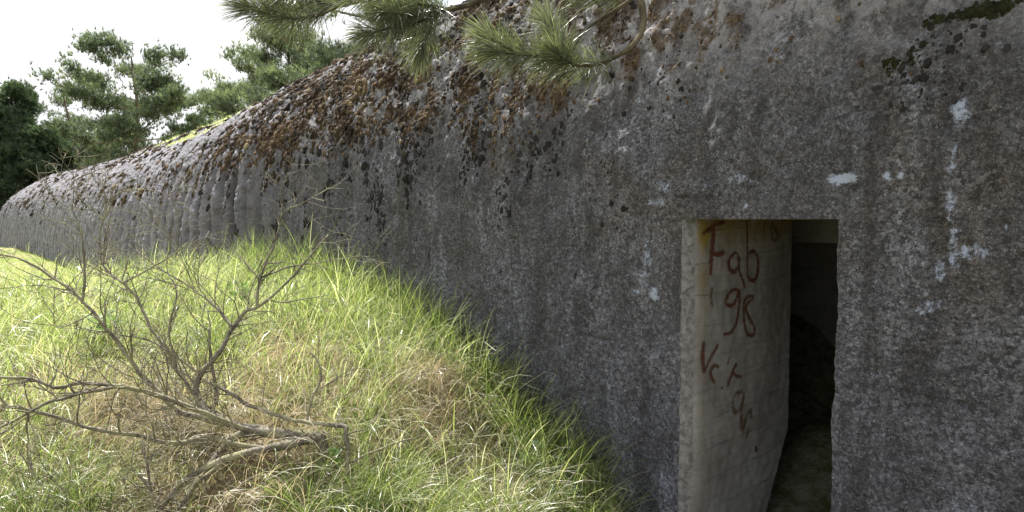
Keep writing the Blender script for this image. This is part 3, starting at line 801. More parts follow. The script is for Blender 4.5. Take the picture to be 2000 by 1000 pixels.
LETTERS = [
    ('painted F of Fab', M_PAINT, zoomA, [([(290, 160), (280, 250), (268, 400), (264, 510)], .030), ([(200, 188), (240, 160), (275, 158), (300, 160)], .022), ([(230, 163), (300, 118), (375, 96)], .020), ([(275, 340), (320, 347), (370, 330)], .026)]),
    ('painted a of Fab', M_PAINT, zoomA, [([(465, 325), (420, 370), (405, 420), (415, 465), (445, 485), (475, 455), (487, 400), (470, 335)], .022), ([(484, 440), (492, 490), (515, 550), (530, 605)], .019)]),
    ('painted b of Fab', M_PAINT, zoomA, [([(546, 85), (549, 250), (551, 350), (551, 520)], .016), ([(551, 345), (600, 325), (632, 380), (632, 480), (610, 545), (575, 545), (551, 515)], .024)]),
    ('painted 1 of 198', M_PAINT2, zoomA, [([(275, 600), (268, 680), (276, 755)], .020)]),
    ('painted 9 of 198', M_PAINT, zoomA, [([(470, 618), (430, 628), (388, 690), (388, 735), (430, 745), (465, 700), (485, 622), (486, 740), (465, 880), (420, 955), (360, 972)], .021)]),
    ('painted 8 of 198', M_PAINT, zoomA, [([(602, 672), (550, 680), (524, 730), (522, 810), (530, 900), (556, 972), (600, 972), (604, 920), (570, 850), (540, 780), (548, 735), (596, 690)], .021)]),
    ('painted V below 198', M_PAINT, zoomB, [([(148, 70), (140, 150), (148, 245)], .027), ([(148, 245), (180, 170), (224, 90)], .020)]),
    ('painted open o after the V', M_PAINT, zoomB, [([(228, 212), (205, 204), (185, 232), (190, 270), (208, 300)], .020)]),
    ('painted dot under the k', M_PAINT2, zoomB, [([(245, 316), (246, 334)], .022)]),
    ('thin painted tick before the k', M_PAINT2, zoomB, [([(285, 160), (276, 200)], .014)]),
    ('painted k', M_PAINT, zoomB, [([(326, 192), (302, 240), (275, 322)], .022), ([(302, 240), (325, 262), (352, 264)], .016)]),
    ('faded painted a', M_PAINT2, zoomB, [([(355, 345), (320, 360), (304, 400), (314, 455), (345, 440), (360, 380), (362, 348)], .026)]),
    ('faded painted n', M_PAINT2, zoomB, [([(365, 370), (350, 440), (354, 548), (378, 485), (398, 448), (407, 490)], .026)]),
    ('faded paint drip', M_PAINT2, zoomB, [([(388, 545), (377, 602)], .018)]),
    ('lowest painted dot', M_PAINT, zoomB, [([(430, 640), (431, 672)], .026)]),
    ('faint 1 under the lintel', M_PAINT2, zoomA, [([(685, 92), (680, 190)], .016)]),
    ('faint 8 under the lintel', M_PAINT2, zoomA, [([(742, 92), (737, 150), (747, 225), (770, 240), (786, 192), (757, 140), (742, 96)], .018)]),
]
for lab, mt, zm, strokes in LETTERS:
    pt = Part()
    for pts, w in strokes: stroke(pt, pts, w, zm)
    pt.build('painted_letter', mt, bunker, label=lab)
bunker_root = bunker

# ------------------------------------------------------------------ grass
def blades(N, xy, length, width, bend, heading, upright, vcol, z_off=-0.01, z=None):
    """N tapering curved blades; every argument is an array of N"""
    SEG = 5
    x, y = xy
    z = ground(x, y) + z_off if z is None else z
    s_ = np.linspace(0, 1, SEG + 1)
    th0 = upright                                        # lean from vertical at the root
    P = np.zeros((N, SEG + 1, 3)); P[:, 0] = np.stack([x, y, z], -1)
    hx, hy = np.cos(heading), np.sin(heading)
    for k in range(1, SEG + 1):
        th = th0 + bend * (k - 0.5) / SEG
        dl = length / SEG
        P[:, k, 0] = P[:, k - 1, 0] + hx * np.sin(th) * dl
        P[:, k, 1] = P[:, k - 1, 1] + hy * np.sin(th) * dl
        P[:, k, 2] = P[:, k - 1, 2] + np.cos(th) * dl
    zt = z[:, None] + 0.012 + 0 * P[:, :, 2]
    P[:, 1:, 2] = np.maximum(P[:, 1:, 2], (zt + rng.random((N, SEG + 1)) * 0.03)[:, 1:] - 0.25 * (np.hypot(P[:, :, 0] - x[:, None], P[:, :, 1] - y[:, None]))[:, 1:])
    tw = rng.normal(0, 0.9, N) + heading + math.pi / 2
    sx, sy = np.cos(tw), np.sin(tw)
    prof_w = np.array([0.75, 1.0, 0.95, 0.78, 0.5, 0.06])
    W = width[:, None] * prof_w[None] * 0.5
    off = np.stack([sx, sy, 0.25 * np.sin(tw * 3)], -1)[:, None, :] * W[..., None]
    V = np.stack([P - off, P + off], 2).reshape(N, -1, 3)
    n_v = (SEG + 1) * 2
    k = np.arange(SEG) * 2
    quad_ = np.stack([k, k + 1, k + 3, k + 2], -1)
    L = (np.arange(N) * n_v)[:, None, None] + quad_[None]
    A = np.repeat(vcol, n_v)
    return V.reshape(-1, 3), L.ravel(), np.full(N * SEG, 4), A


def sample_ground(N, tmin, tmax, pw=1.0, spread=1.12):
    """points over the dune: denser close by"""
    u = rng.random(N)
    t = 1 / ((1 / tmin ** pw) * (1 - u) + (1 / tmax ** pw) * u) ** (1 / pw)
    ang = rng.uniform(-0.86, 0.42, N) * spread
    fx, fy = -math.cos(YAW), math.sin(YAW)
    rx_, ry_ = math.sin(YAW), math.cos(YAW)
    c_, s_ = np.cos(ang), np.sin(ang)
    x = t * (fx * c_ + rx_ * s_); y = t * (fy * c_ + ry_ * s_)
    ok = (y < D - 0.02) & (y > -14)
    return x[ok], y[ok], t[ok]


def steep(x, y):
    e = 0.12
    return np.hypot(ground(x + e, y) - ground(x - e, y), ground(x, y + e) - ground(x, y - e)) / (2 * e)


def drymask(x, y):
    m = 0.25 + 1.15 * fbm(x * 1.7, y * 1.7, 31.0, 4)
    for (p, r, h) in TUSS:
        m = m + 0.5 * np.exp(-((x - p.x) ** 2 + (y - p.y) ** 2) / (r * r))
    for (px, py, t, r, h) in [(520, 860, 3.6, .45, .6), (300, 780, 3.9, .45, .5), (560, 640, 5.2, .35, .25), (380, 950, 3.3, .35, .25), (900, 900, 3.9, .42, .5), (60, 560, 12, 1.6, .7)]:
        p = at_t(px, py, t); m = m + h * np.exp(-((x - p.x) ** 2 + (y - p.y) ** 2) / (r * r))
    for (px, py, t, r, h) in [(720, 560, 6, 1.0, .55), (420, 560, 8, 1.8, .45), (130, 900, 3.0, .6, .3), (720, 960, 3.5, .5, .5), (1130, 900, 4.1, .4, .5), (200, 640, 7, 1.3, .4)]:
        p = at_t(px, py, t); m = m - h * np.exp(-((x - p.x) ** 2 + (y - p.y) ** 2) / (r * r))
    m = m - 0.5 * np.exp(-np.abs(y - D) / 0.5)
    return m


GREEN, STRAW = Part(), Part()


def sow(N, tmin, tmax, pw, kind, lmul=1.0, wmul=1.0):
    x, y, t = sample_ground(N, tmin, tmax, pw)
    cl = np.clip(0.6 + 0.9 * noise3(x * 4.5, y * 4.5, 3.0), 0.05, 1.3)
    door = ((x > -2.75) & (y > 1.2)) | ((((x + 10.5) / 0.8) ** 2 + ((y - 0.35) / 0.25) ** 2 < 1) & (rng.random(len(x)) < 0.9))
    m = drymask(x, y)
    if kind == 'green': p = sstep(0.92, 0.32, m) * 0.95 + 0.05
    else: p = sstep(0.30, 0.72, m) * 0.9 + 0.10
    ok = (rng.random(len(x)) < np.clip(p, 0, 1) * np.clip(cl + 0.15, 0, 1)) & ~door
    x, y, t, m = x[ok], y[ok], t[ok], m[ok]
    n = len(x)
    # snap part of the blades to tussock centres
    cx, cy = np.round(x / 0.11) * 0.11, np.round(y / 0.11) * 0.11
    jx = noise3(cx * 31, cy * 17, 1) * .05; jy = noise3(cx * 13, cy * 37, 5) * .05
    q = np.where(rng.random(n) < 0.55, rng.uniform(0.35, 0.8, n), 0) * (t < 14)
    ox, oy = x - (cx + jx), y - (cy + jy)
    x = x - ox * q; y = y - oy * q
    rad = np.arctan2(oy, ox)
    # wind-combed heading field: to the right and a little towards the viewer
    fld = R(15) + 1.3 * noise3(x * 0.7, y * 0.7, 9.0) + rng.normal(0, 0.55, n)
    sl = np.clip(steep(x, y), 0, 1.2)
    hd = np.where(rng.random(n) < 0.35, rad, fld)
    nearwall = np.exp(-(D - y) / 0.35)
    rnd = rng.random(n)
    if kind == 'green':
        L_ = (0.15 + 0.42 * rnd ** 1.7) * (0.65 + 0.65 * cl[ok]) * (1 + 0.3 * nearwall)
        up = np.abs(rng.normal(0.32, 0.30, n)); bd = rng.uniform(0.4, 2.3, n) * (1 - 0.25 * nearwall)
        wd = 0.0022 + 0.0042 * rng.random(n) ** 1.8
        v_ = np.clip(0.47 + 0.32 * rng.normal(0, 1, n) + 0.25 * noise3(x * 1.4, y * 1.4, 6), 0, 1)
    else:
        L_ = (0.16 + 0.30 * rnd) * (0.8 + 0.4 * cl[ok])
        up = np.abs(rng.normal(0.75, 0.35, n)); bd = rng.uniform(0.6, 1.6, n)
        wd = rng.uniform(0.0022, 0.0046, n)
        v_ = np.clip(0.5 + 0.28 * rng.normal(0, 1, n) + 0.3 * noise3(x * 2, y * 2, 8), 0, 1)
    grow = np.clip(t / 5.5, 1, 12) ** 0.55 * wmul
    for pc, rr_ in ((at_t(500, 860, 3.6), .50), (at_t(330, 880, 3.3), .45)):
        L_ = L_ * (1 - 0.62 * np.exp(-((x - pc.x) ** 2 + (y - pc.y) ** 2) / rr_ ** 2))
    tgt = GREEN if kind == 'green' else STRAW
    tgt.add(*blades(n, (x, y), L_ * lmul, wd * grow, bd, hd, up, v_))


sow(62000, 2.0, 6.5, 0.6, 'green')
sow(62000, 2.0, 6.5, 0.6, 'straw')
sow(70000, 5.5, 16, 1.0, 'green', 0.95, 1.1)
sow(42000, 5.5, 16, 1.0, 'straw', 0.95, 1.1)
sow(30000, 14, 75, 1.0, 'green', 1.0, 1.2)
sow(16000, 14, 75, 1.0, 'straw', 0.9, 1.2)
# the long fresh blades that stand in the shade gap against the wall
n = 4200
x = -2.75 - rng.random(n) ** 1.1 * 6.5; y = D - 0.03 - np.abs(rng.normal(0, 0.22, n))
GREEN.add(*blades(n, (x, y), 0.2 + 0.5 * rng.random(n) ** 1.6, rng.uniform(0.002, 0.0048, n), rng.uniform(0.3, 2.0, n), rng.normal(R(-20), 1.2, n),
                  np.abs(rng.normal(0.15, 0.15, n)), np.clip(rng.normal(0.3, 0.2, n), 0, 1)))
# seed-pale long arching stalks
n = 3800
x, y, t = sample_ground(n * 2, 2.6, 11, 0.8); ok = x < -2.8; x, y = x[ok][:n], y[ok][:n]; n = len(x)
STRAW.add(*blades(n, (x, y), rng.uniform(0.3, 0.6, n), rng.uniform(0.002, 0.0036, n), rng.uniform(0.9, 2.0, n), rng.normal(R(5), 0.9, n),
                  np.abs(rng.normal(0.35, 0.25, n)), rng.uniform(0.6, 1, n)))
rg = Part()
wr = ((Y0 < YC) & (Zr > 2.05)) * np.exp(-((PX + 20) / 5.5) ** 4) * sstep(0.0, 0.3, noise3(PX * 0.6, arc * 1.2, 3) + 0.05)
area_ = np.gradient(PX, axis=0) * np.gradient(arc, axis=1)
wr = (wr * area_).ravel(); idx = rng.choice(len(wr), 9000, p=wr / wr.sum()); q = SV.reshape(-1, 3)[idx]
rg.add(*blades(9000, (q[:, 0] + rng.normal(0, .05, 9000), q[:, 1]), rng.uniform(.03, .12, 9000), rng.uniform(.008, .016, 9000), rng.uniform(.4, 2, 9000), rng.uniform(0, 6.28, 9000),
               np.abs(rng.normal(.4, .3, 9000)), np.clip(rng.normal(.75, .25, 9000), 0, 1), z=q[:, 2] - 0.01))
rg.build('roof_grass', M_GREEN, None, attr='v', label='short yellow green grass growing along the crest of the bunker roof', category='grass', kind='stuff')
rt = np.random.default_rng(77)
for (px, py, t) in [(1150, 930, 3.9), (1090, 850, 4.2), (960, 700, 4.9), (1010, 790, 4.5), (880, 640, 5.6), (760, 590, 6.2), (700, 960, 3.5), (760, 900, 3.7), (830, 960, 3.6), (600, 960, 3.4),
                    (60, 950, 3.0), (150, 900, 3.2), (420, 700, 4.8), (560, 600, 6.0), (250, 620, 6.5), (980, 960, 3.7), (650, 520, 7.5), (330, 560, 8.0), (60, 640, 7.0), (1190, 980, 3.7), (500, 540, 7.4), (720, 700, 4.9)]:
    p = at_t(px, py, t)
    if p.y > D - 0.08: p.y = D - 0.1
    n = int(260 * rt.uniform(0.7, 1.3)); an = rt.uniform(0, 2 * math.pi, n); rr = np.abs(rt.normal(0, 0.055, n)) * t / 4
    GREEN.add(*blades(n, (p.x + rr * np.cos(an), p.y + rr * np.sin(an)), rt.uniform(.22, .58, n), rt.uniform(.0026, .0052, n), rt.uniform(.6, 2.4, n), an + rt.normal(R(10), .5, n),
                      np.abs(rt.normal(.28, .2, n)), np.clip(rt.normal(0.30, 0.25, n), 0, 1)))
GREEN.build('grass', M_GREEN, None, attr='v', label='fresh green grass blades covering the dune beside the bunker', category='grass', kind='stuff')
STRAW.build('dry_grass', M_STRAW, None, attr='v', label='dry straw coloured grass matted between the green blades', category='dry grass', kind='stuff')

# ------------------------------------------------------------------ herbs
def leafy(base, n_leaves, size, label, broad=False, seed=0):
    rs = np.random.default_rng(seed)
    z = gz(base.x, base.y)
    root = thing('leafy_herb', (base.x, base.y, z), label, 'herb', 'leafy herbs growing in the grass')
    lf, stm = Part(), Part()
    for k in range(n_leaves):
        h = rs.uniform(0, 2 * math.pi); L_ = size * rs.uniform(0.6, 1.1); lean = rs.uniform(0.3, 1.25)
        p0 = np.array([base.x + rs.normal(0, .03), base.y + rs.normal(0, .03), z])
        hz = size * rs.uniform(0.5, 1.3)
        mid = p0 + np.array([math.cos(h) * L_ * 0.3, math.sin(h) * L_ * 0.3, hz * 0.8])
        tip = p0 + np.array([math.cos(h) * L_ * math.sin(lean), math.sin(h) * L_ * math.sin(lean), hz + L_ * 0.15 * math.cos(lean)])
        c_ = spline([p0, mid, tip], 14)
        stm.tube(c_, np.linspace(0.0022, 0.0008, 14), 4)
        for q in range(4, 14):
            t_ = c_[q] - c_[q - 1]; t_ /= np.linalg.norm(t_)
            side = np.cross(t_, [0, 0, 1.0]); side /= max(np.linalg.norm(side), 1e-6)
            up = np.cross(side, t_)
            ll = L_ * (0.34 if broad else 0.20) * math.sin(math.pi * (q - 3) / 12 + 0.25) * rs.uniform(0.8, 1.2)
            ww = ll * (0.42 if broad else 0.26)
            for sg in (-1, 1):
                d = side * sg * 0.8 + t_ * 0.5 + up * rs.normal(0.1, 0.25); d /= np.linalg.norm(d)
                b_ = c_[q]; wv = t_ * ww
                V = [b_ - wv * 0.2, b_ + d * ll * 0.4 - wv * 0.5 + up * ll * .04, b_ + d * ll * 0.75 - wv * 0.3, b_ + d * ll, b_ + d * ll * 0.75 + wv * 0.35, b_ + d * ll * 0.4 + wv * 0.5 + up * ll * .04, b_ + wv * 0.2]
                lf.add(V, [0, 1, 5, 6, 1, 2, 4, 5, 2, 3, 4], [4, 4, 3], rs.uniform(0, 1))
    lf.build('leaves', M_HERB, root, attr='v')
    stm.build('stems', M_HERB, root)
    return root


leafy(at_t(1035, 890, 4.15), 16, 0.15, 'silvery ferny herb on the tussock close to the wall, the higher of two', seed=1)
leafy(at_t(1105, 960, 3.95), 16, 0.14, 'silvery ferny herb at the foot of the wall, the lower of two', seed=2)
leafy(at_t(205, 690, 5.0), 12, 0.20, 'broad leaved green herb behind the dead shrub branches', True, 3)
leafy(at_t(655, 840, 3.75), 7, 0.09, 'small dark leaved herb growing just right of the dead shrub stump', True, 4)

leafy(at_t(470, 590, 6.2), 12, 0.16, 'broad leaved weed in the bright grass behind the tallest shrub branch', True, 5)
leafy(at_t(835, 655, 5.3), 10, 0.10, 'low leafy weed between the straw patch and the wall grass', True, 6)
leafy(at_t(320, 960, 3.1), 10, 0.09, 'small leafy weed in the bottom edge grass under the shrub', True, 7)

# ------------------------------------------------------------------ dead shrub
sb = at_t(628, 862, 3.72)
sb = Vector((sb.x, sb.y, gz(sb.x, sb.y)))
shrub = thing('dead_shrub', sb, 'leafless dead grey shrub sprawling over the grass in front of the bunker', 'dead shrub')
# limbs as (photo x, photo y, distance) with radii; the distances fan the shrub out in depth
LIMBS = [
    ([(628, 858, 3.72), (587, 849, 3.70), (505, 843, 3.66), (450, 857, 3.60), (423, 890, 3.52), (385, 940, 3.40), (335, 1010, 3.25), (300, 1060, 3.15)], .030, .010),
    ([(616, 856, 3.74), (598, 862, 3.62), (516, 877, 3.50), (450, 892, 3.42), (400, 915, 3.36), (352, 945, 3.30), (305, 1010, 3.2), (280, 1050, 3.15)], .026, .009),
    ([(678, 930, 3.60), (680, 900, 3.60), (676, 850, 3.62), (673, 833, 3.64), (631, 829, 3.66), (560, 817, 3.72), (494, 795, 3.78), (450, 769, 3.86), (405, 745, 3.95)], .014, .010),
    ([(575, 850, 3.70), (520, 846, 3.67), (440, 822, 3.72), (400, 800, 3.78), (382, 763, 3.84), (393, 730, 3.90), (429, 686, 3.96), (454, 642, 4.02), (477, 610, 4.06), (505, 598, 4.10), (549, 563, 4.16), (598, 510, 4.24), (640, 458, 4.3)], .025, .005),
    ([(503, 600, 4.10), (504, 560, 4.14), (521, 512, 4.2), (540, 462, 4.26), (550, 425, 4.3), (566, 407, 4.3), (600, 392, 4.28), (644, 366, 4.25)], .0095, .002),
    ([(585, 848, 3.70), (520, 838, 3.68), (456, 829, 3.66), (396, 816, 3.62), (352, 805, 3.58), (313, 769, 3.56), (275, 730, 3.54), (247, 692, 3.52), (209, 642, 3.50), (170, 598, 3.50), (143, 571, 3.50), (93, 535, 3.48), (50, 510, 3.46), (0, 497, 3.44), (-60, 490, 3.4)], .020, .003),
    ([(520, 842, 3.68), (440, 820, 3.76), (385, 775, 3.9), (352, 725, 4.0), (330, 686, 4.08), (297, 642, 4.15), (270, 587, 4.22), (242, 554, 4.28), (203, 521, 4.34), (195, 470, 4.38), (205, 420, 4.4), (215, 385, 4.4)], .016, .003),
    ([(560, 850, 3.69), (490, 840, 3.63), (407, 813, 3.50), (363, 791, 3.42), (313, 774, 3.36), (275, 763, 3.3), (220, 752, 3.22), (165, 747, 3.16), (110, 755, 3.10), (55, 739, 3.05), (0, 736, 3.0), (-70, 725, 2.95)], .017, .004),
    ([(560, 868, 3.58), (500, 874, 3.53), (430, 862, 3.48), (385, 857, 3.42), (352, 865, 3.36), (308, 860, 3.30), (247, 849, 3.22), (181, 838, 3.15), (110, 816, 3.08), (55, 799, 3.02), (0, 791, 2.98), (-80, 782, 2.9)], .015, .006),
    ([(240, 752, 3.25), (181, 763, 3.15), (132, 777, 3.08), (82, 791, 3.0), (33, 818, 2.93), (0, 835, 2.88), (-50, 868, 2.8)], .009, .005),
    ([(424, 790, 3.95), (418, 736, 4.0), (410, 686, 4.04), (410, 644, 4.06)], .011, .007),
    ([(440, 895, 3.42), (400, 930, 3.32), (350, 962, 3.25), (310, 990, 3.2), (250, 1030, 3.1)], .010, .004),
    ([(601, 828, 3.70), (606, 785, 3.72), (626, 741, 3.76), (622, 712, 3.78), (607, 690, 3.8)], .0065, .0028),
    ([(620, 763, 3.74), (660, 737, 3.78), (706, 714, 3.85)], .0035, .0012),
    ([(393, 730, 3.92), (350, 700, 4.0), (300, 668, 4.1), (240, 655, 4.2), (160, 640, 4.3)], .007, .002),
    ([(454, 640, 4.02), (420, 600, 4.1), (380, 565, 4.2), (330, 535, 4.3), (280, 500, 4.4), (250, 478, 4.45)], .007, .002),
    ([(520, 585, 4.12), (560, 590, 4.1), (600, 582, 4.1), (640, 577, 4.1)], .004, .0015),
    ([(505, 545, 4.16), (560, 522, 4.2), (620, 514, 4.25), (690, 502, 4.3), (745, 500, 4.4)], .0045, .0012),
    ([(505, 543, 4.16), (480, 515, 4.2), (455, 490, 4.25)], .004, .0012),
    ([(160, 592, 3.5), (163, 530, 3.5), (160, 470, 3.5), (150, 430, 3.5), (135, 395, 3.5)], .0055, .0016),
    ([(310, 1060, 3.1), (290, 930, 3.1), (278, 880, 3.12), (281, 855, 3.15)], .005, .002),
    ([(150, 1030, 3.0), (110, 985, 3.0), (75, 935, 3.02), (55, 890, 3.05)], .004, .0015),
    ([(690, 902, 3.6), (735, 880, 3.7), (790, 860, 3.85), (830, 852, 3.95)], .006, .002),
    ([(345, 720, 4.0), (330, 640, 4.05), (345, 575, 4.1), (325, 520, 4.2), (335, 460, 4.25)], .0055, .0015),
    ([(242, 552, 4.28), (300, 520, 4.3), (345, 495, 4.35), (370, 472, 4.4)], .005, .0015),
    ([(205, 425, 4.4), (232, 378, 4.4), (300, 372, 4.4), (360, 400, 4.45)], .004, .0012),
    ([(205, 430, 4.4), (165, 395, 4.4), (130, 352, 4.4), (105, 322, 4.4)], .004, .001),
    ([(180, 612, 3.5), (110, 640, 3.45), (105, 560, 3.4)], .003, .001),
]


def twigs(part, C, r0, r1, depth, rs, dens=1.0, lscale=1.0):
    n = len(C)
    seglen = np.linalg.norm(np.diff(C, axis=0), axis=1).sum()
    cnt = int(seglen * (20 if depth == 0 else 16) * dens)
    for _ in range(cnt):
        u = rs.uniform(0.12, 1.0); k = min(int(u * (n - 1)), n - 2)
        p = C[k]; t_ = C[k + 1] - C[k]; t_ /= max(np.linalg.norm(t_), 1e-9)
        side = np.cross(t_, rs.normal(size=3)); side /= max(np.linalg.norm(side), 1e-9)
        d = t_ * rs.uniform(0.35, 0.9) + side * 0.9 + np.array([-0.12, 0, 0.22]); d /= np.linalg.norm(d)
        L_ = lscale * rs.uniform(0.08, 0.36) * (1.3 if depth == 0 else 0.55)
        m = 7; q = [p]; dd = d.copy()
        for s_ in range(m - 1):
            dd = dd + rs.normal(0, 0.17, 3) + np.array([0, 0, 0.03]); dd /= np.linalg.norm(dd)
            q.append(q[-1] + dd * L_ / (m - 1))
        q = np.array(q)
        rb = min(max((r0 * (1 - u) + r1 * u) * 0.6, 0.0022), 0.0042) * (1 if depth == 0 else 0.7)
        part.tube(q, np.linspace(rb, 0.0010, m), 4, cap=False)
        if depth == 0 and rs.random() < 0.85:
            twigs(part, q, rb, 0.0006, 1, rs, 1.0, lscale)


for k, (pts, r0, r1) in enumerate(LIMBS):
    rs = np.random.default_rng(100 + k)
    P = [at_t(*p) for p in pts]
    C = spline(P, 6 * len(P))
    C = C + 0.008 * np.stack([noise3(C[:, 0] * 9, C[:, 1] * 9, C[:, 2] * 9 + q) for q in (0, 50, 90)], -1)
    pt = Part()
    rad = np.linspace(r0, r1, len(C)) * (0.95 if k < 12 else 1.35)
    pt.tube(C, rad, 8 if r0 > .008 else 5, 0.28)
    twigs(pt, C, r0, r1, 0, rs, 1.0 if k not in (0, 1, 2, 10, 12, 13, 22) else 0.35)
    if k == 0:      # the root crown it all springs from
        pt.tube(spline([sb - Vector((.02, .05, .15)), sb - Vector((0, 0, .02)), P[0], P[1]], 10), np.linspace(.036, .023, 10), 9, 0.3)
    pt.build('trunk' if k == 0 else 'branch', M_DEAD, shrub)

# ------------------------------------------------------------------ pines
def needles_on(part, C, L_, w_, per_m, rs, ang=(0.5, 1.1), forward=0.75, droop=0.0, v0=0.5, vs=0.25, start=0.0):
    """long needles bristling along a shoot (curve C)"""
    seg = np.linalg.norm(np.diff(C, axis=0), axis=1); tot = seg.sum(); n = int(tot * per_m)
    if n < 4: return
    u = rs.uniform(start, 1, n) * (len(C) - 1.001); k = u.astype(int); f = (u - k)[:, None]
    p = C[k] * (1 - f) + C[k + 1] * f
    t_ = C[k + 1] - C[k]; t_ /= np.linalg.norm(t_, axis=1)[:, None]
    rnd = rs.normal(size=(n, 3)); side = np.cross(t_, rnd); side /= np.linalg.norm(side, axis=1)[:, None]
    a = rs.uniform(ang[0], ang[1], n)[:, None]
    d = t_ * np.cos(a) + side * np.sin(a); d[:, 2] -= droop; d /= np.linalg.norm(d, axis=1)[:, None]
    ln = (L_ * rs.uniform(0.7, 1.1, n))[:, None]
    wv = np.cross(d, rs.normal(size=(n, 3))); wv /= np.linalg.norm(wv, axis=1)[:, None]; wv = wv * w_ * 0.5
    mid = p + d * ln * 0.55; d2 = d.copy(); d2[:, 2] -= 0.18; tip = mid + d2 * ln * 0.45
    V = np.stack([p - wv * .8, p + wv * .8, mid - wv, mid + wv, tip], 1)
    b = (np.arange(n) * 5)[:, None]
    L1 = np.concatenate([b + np.array([[0, 1, 3, 2]]), b + np.array([[2, 3, 4]])], 1).ravel()
    S = np.tile([4, 3], n)
    part.add(V.reshape(-1, 3), L1, S, np.repeat(np.clip(rs.normal(v0, vs, n), 0, 1), 5))


# near pine: rooted right of the camera, its limbs hang in front of the wall
nb = Vector((2.3, 0.5, gz(2.3, 0.5)))
pine = thing('pine_tree', nb, 'near pine whose long needled branches hang into the top of the photo', 'pine tree')
tp = Part()
trunk_c = spline([nb - Vector((0, 0, .3)), nb + Vector((-.05, .1, 1.6)), nb + Vector((-.25, .2, 3.2)), nb + Vector((-.3, .5, 4.9)), nb + Vector((-.2, .8, 7.5))], 30)
tp.tube(trunk_c, np.linspace(.19, .06, 30), 12, 0.12)
tp.build('trunk', M_BARK, pine)
tip_of = lambda a: Vector(trunk_c[a])
NL = 0.135
# (limb points, radius0, radius1, [(shoot points)...])
Pn = lambda l: [at_t(*p) for p in l]
near_limbs = [
    # limb that drops down at photo x 1250 and forks into the two sprays before the wall
    ([tip_of(14), Vector((1.1, 1.1, 3.7)), Vector((0.0, 1.5, 3.35)), at_t(1258, -90, 2.55), at_t(1252, -10, 2.5), at_t(1256, 50, 2.46), at_t(1236, 88, 2.42), at_t(1200, 112, 2.38), at_t(1165, 126, 2.34), at_t(1130, 128, 2.30)], .020, .005,
     [[(1195, 115, 2.38), (1150, 128, 2.33), (1112, 126, 2.28), (1098, 118, 2.26)],
      [(1112, 124, 2.30), (1100, 100, 2.30), (1085, 70, 2.32), (1075, 52, 2.34)],
      [(1105, 122, 2.28), (1070, 112, 2.26), (1030, 108, 2.25), (985, 104, 2.24)],
      [(1020, 106, 2.26), (995, 98, 2.26), (972, 84, 2.26)]]),
    # side limb meeting it from the upper left
    ([at_t(1258, -20, 2.5), at_t(1215, 12, 2.52), at_t(1170, 40, 2.55), at_t(1125, 70, 2.55), at_t(1100, 82, 2.55)], .009, .003,
     [[(1215, 5, 2.5), (1190, -10, 2.5), (1165, -18, 2.5)], [(1170, 8, 2.6), (1150, -10, 2.6), (1130, -20, 2.6)]]),
    # limb over the middle
    ([tip_of(16), Vector((0.8, 1.4, 4.2)), Vector((-0.6, 1.9, 3.55)), at_t(1040, -90, 2.9), at_t(970, -25, 2.75), at_t(930, 4, 2.6), at_t(880, 18, 2.5), at_t(820, 30, 2.42), at_t(770, 40, 2.38)], .022, .006,
     [[(880, 18, 2.5), (830, 38, 2.42), (790, 48, 2.36), (735, 62, 2.3)],
      [(870, 18, 2.48), (830, 10, 2.40), (775, 5, 2.36), (715, -8, 2.32)],
      [(830, 35, 2.42), (800, 30, 2.38), (760, 25, 2.3)],
      [(850, 30, 2.5), (840, 55, 2.5), (830, 80, 2.5)]]),
    # limb to the far left spray against the sky
    ([tip_of(18), Vector((0.6, 1.0, 4.6)), Vector((-1.0, 1.4, 3.9)), at_t(900, -130, 2.7), at_t(790, -60, 2.6), at_t(710, -5, 2.5), at_t(650, 15, 2.4), at_t(615, 32, 2.35)], .022, .006,
     [[(640, 22, 2.4), (590, 36, 2.34), (550, 34, 2.3), (505, 22, 2.26)],
      [(660, 12, 2.4), (610, 0, 2.36), (560, -10, 2.3), (510, -18, 2.3)],
      [(690, 0, 2.5), (660, -5, 2.5), (600, 15, 2.5), (565, 20, 2.5)]]),
]
shoots_np, limbs_np = Part(), []
rs = np.random.default_rng(55)
for k, (pts, r0, r1, shoots) in enumerate(near_limbs):
    lp = Part()
    C = spline(pts, 6 * len(pts)); lp.tube(C, np.linspace(r0, r1, len(C)), 8, 0.2)
    npart = Part()
    for sh_ in shoots:
        S_ = spline(Pn(sh_), 16)
        lp.tube(S_, np.linspace(.006, .0035, 16), 6, 0.3)
        needles_on(npart, S_, NL, 0.0019, 2100, rs, (0.35, 1.3), v0=0.5, vs=0.28)
        # terminal bud fan
        e = S_[-1] - S_[-3]; e /= np.linalg.norm(e)
        needles_on(npart, np.array([S_[-1], S_[-1] + e * 0.012, S_[-1] + e * 0.024]), NL, 0.0019, 7000, rs, (0.05, 0.75), v0=0.65)
    b_ = lp.build('branch', M_TWIG, pine)
    npart.build('needles', M_NEEDLE, b_, attr='v')
    bpy.context.view_layer.update()
    ch = b_.children[0]
    ch.location = Vector((0, 0, 0)); ch.data.transform(__import__('mathutils').Matrix.Translation(b_.location - pine.location - 0 * pine.location))
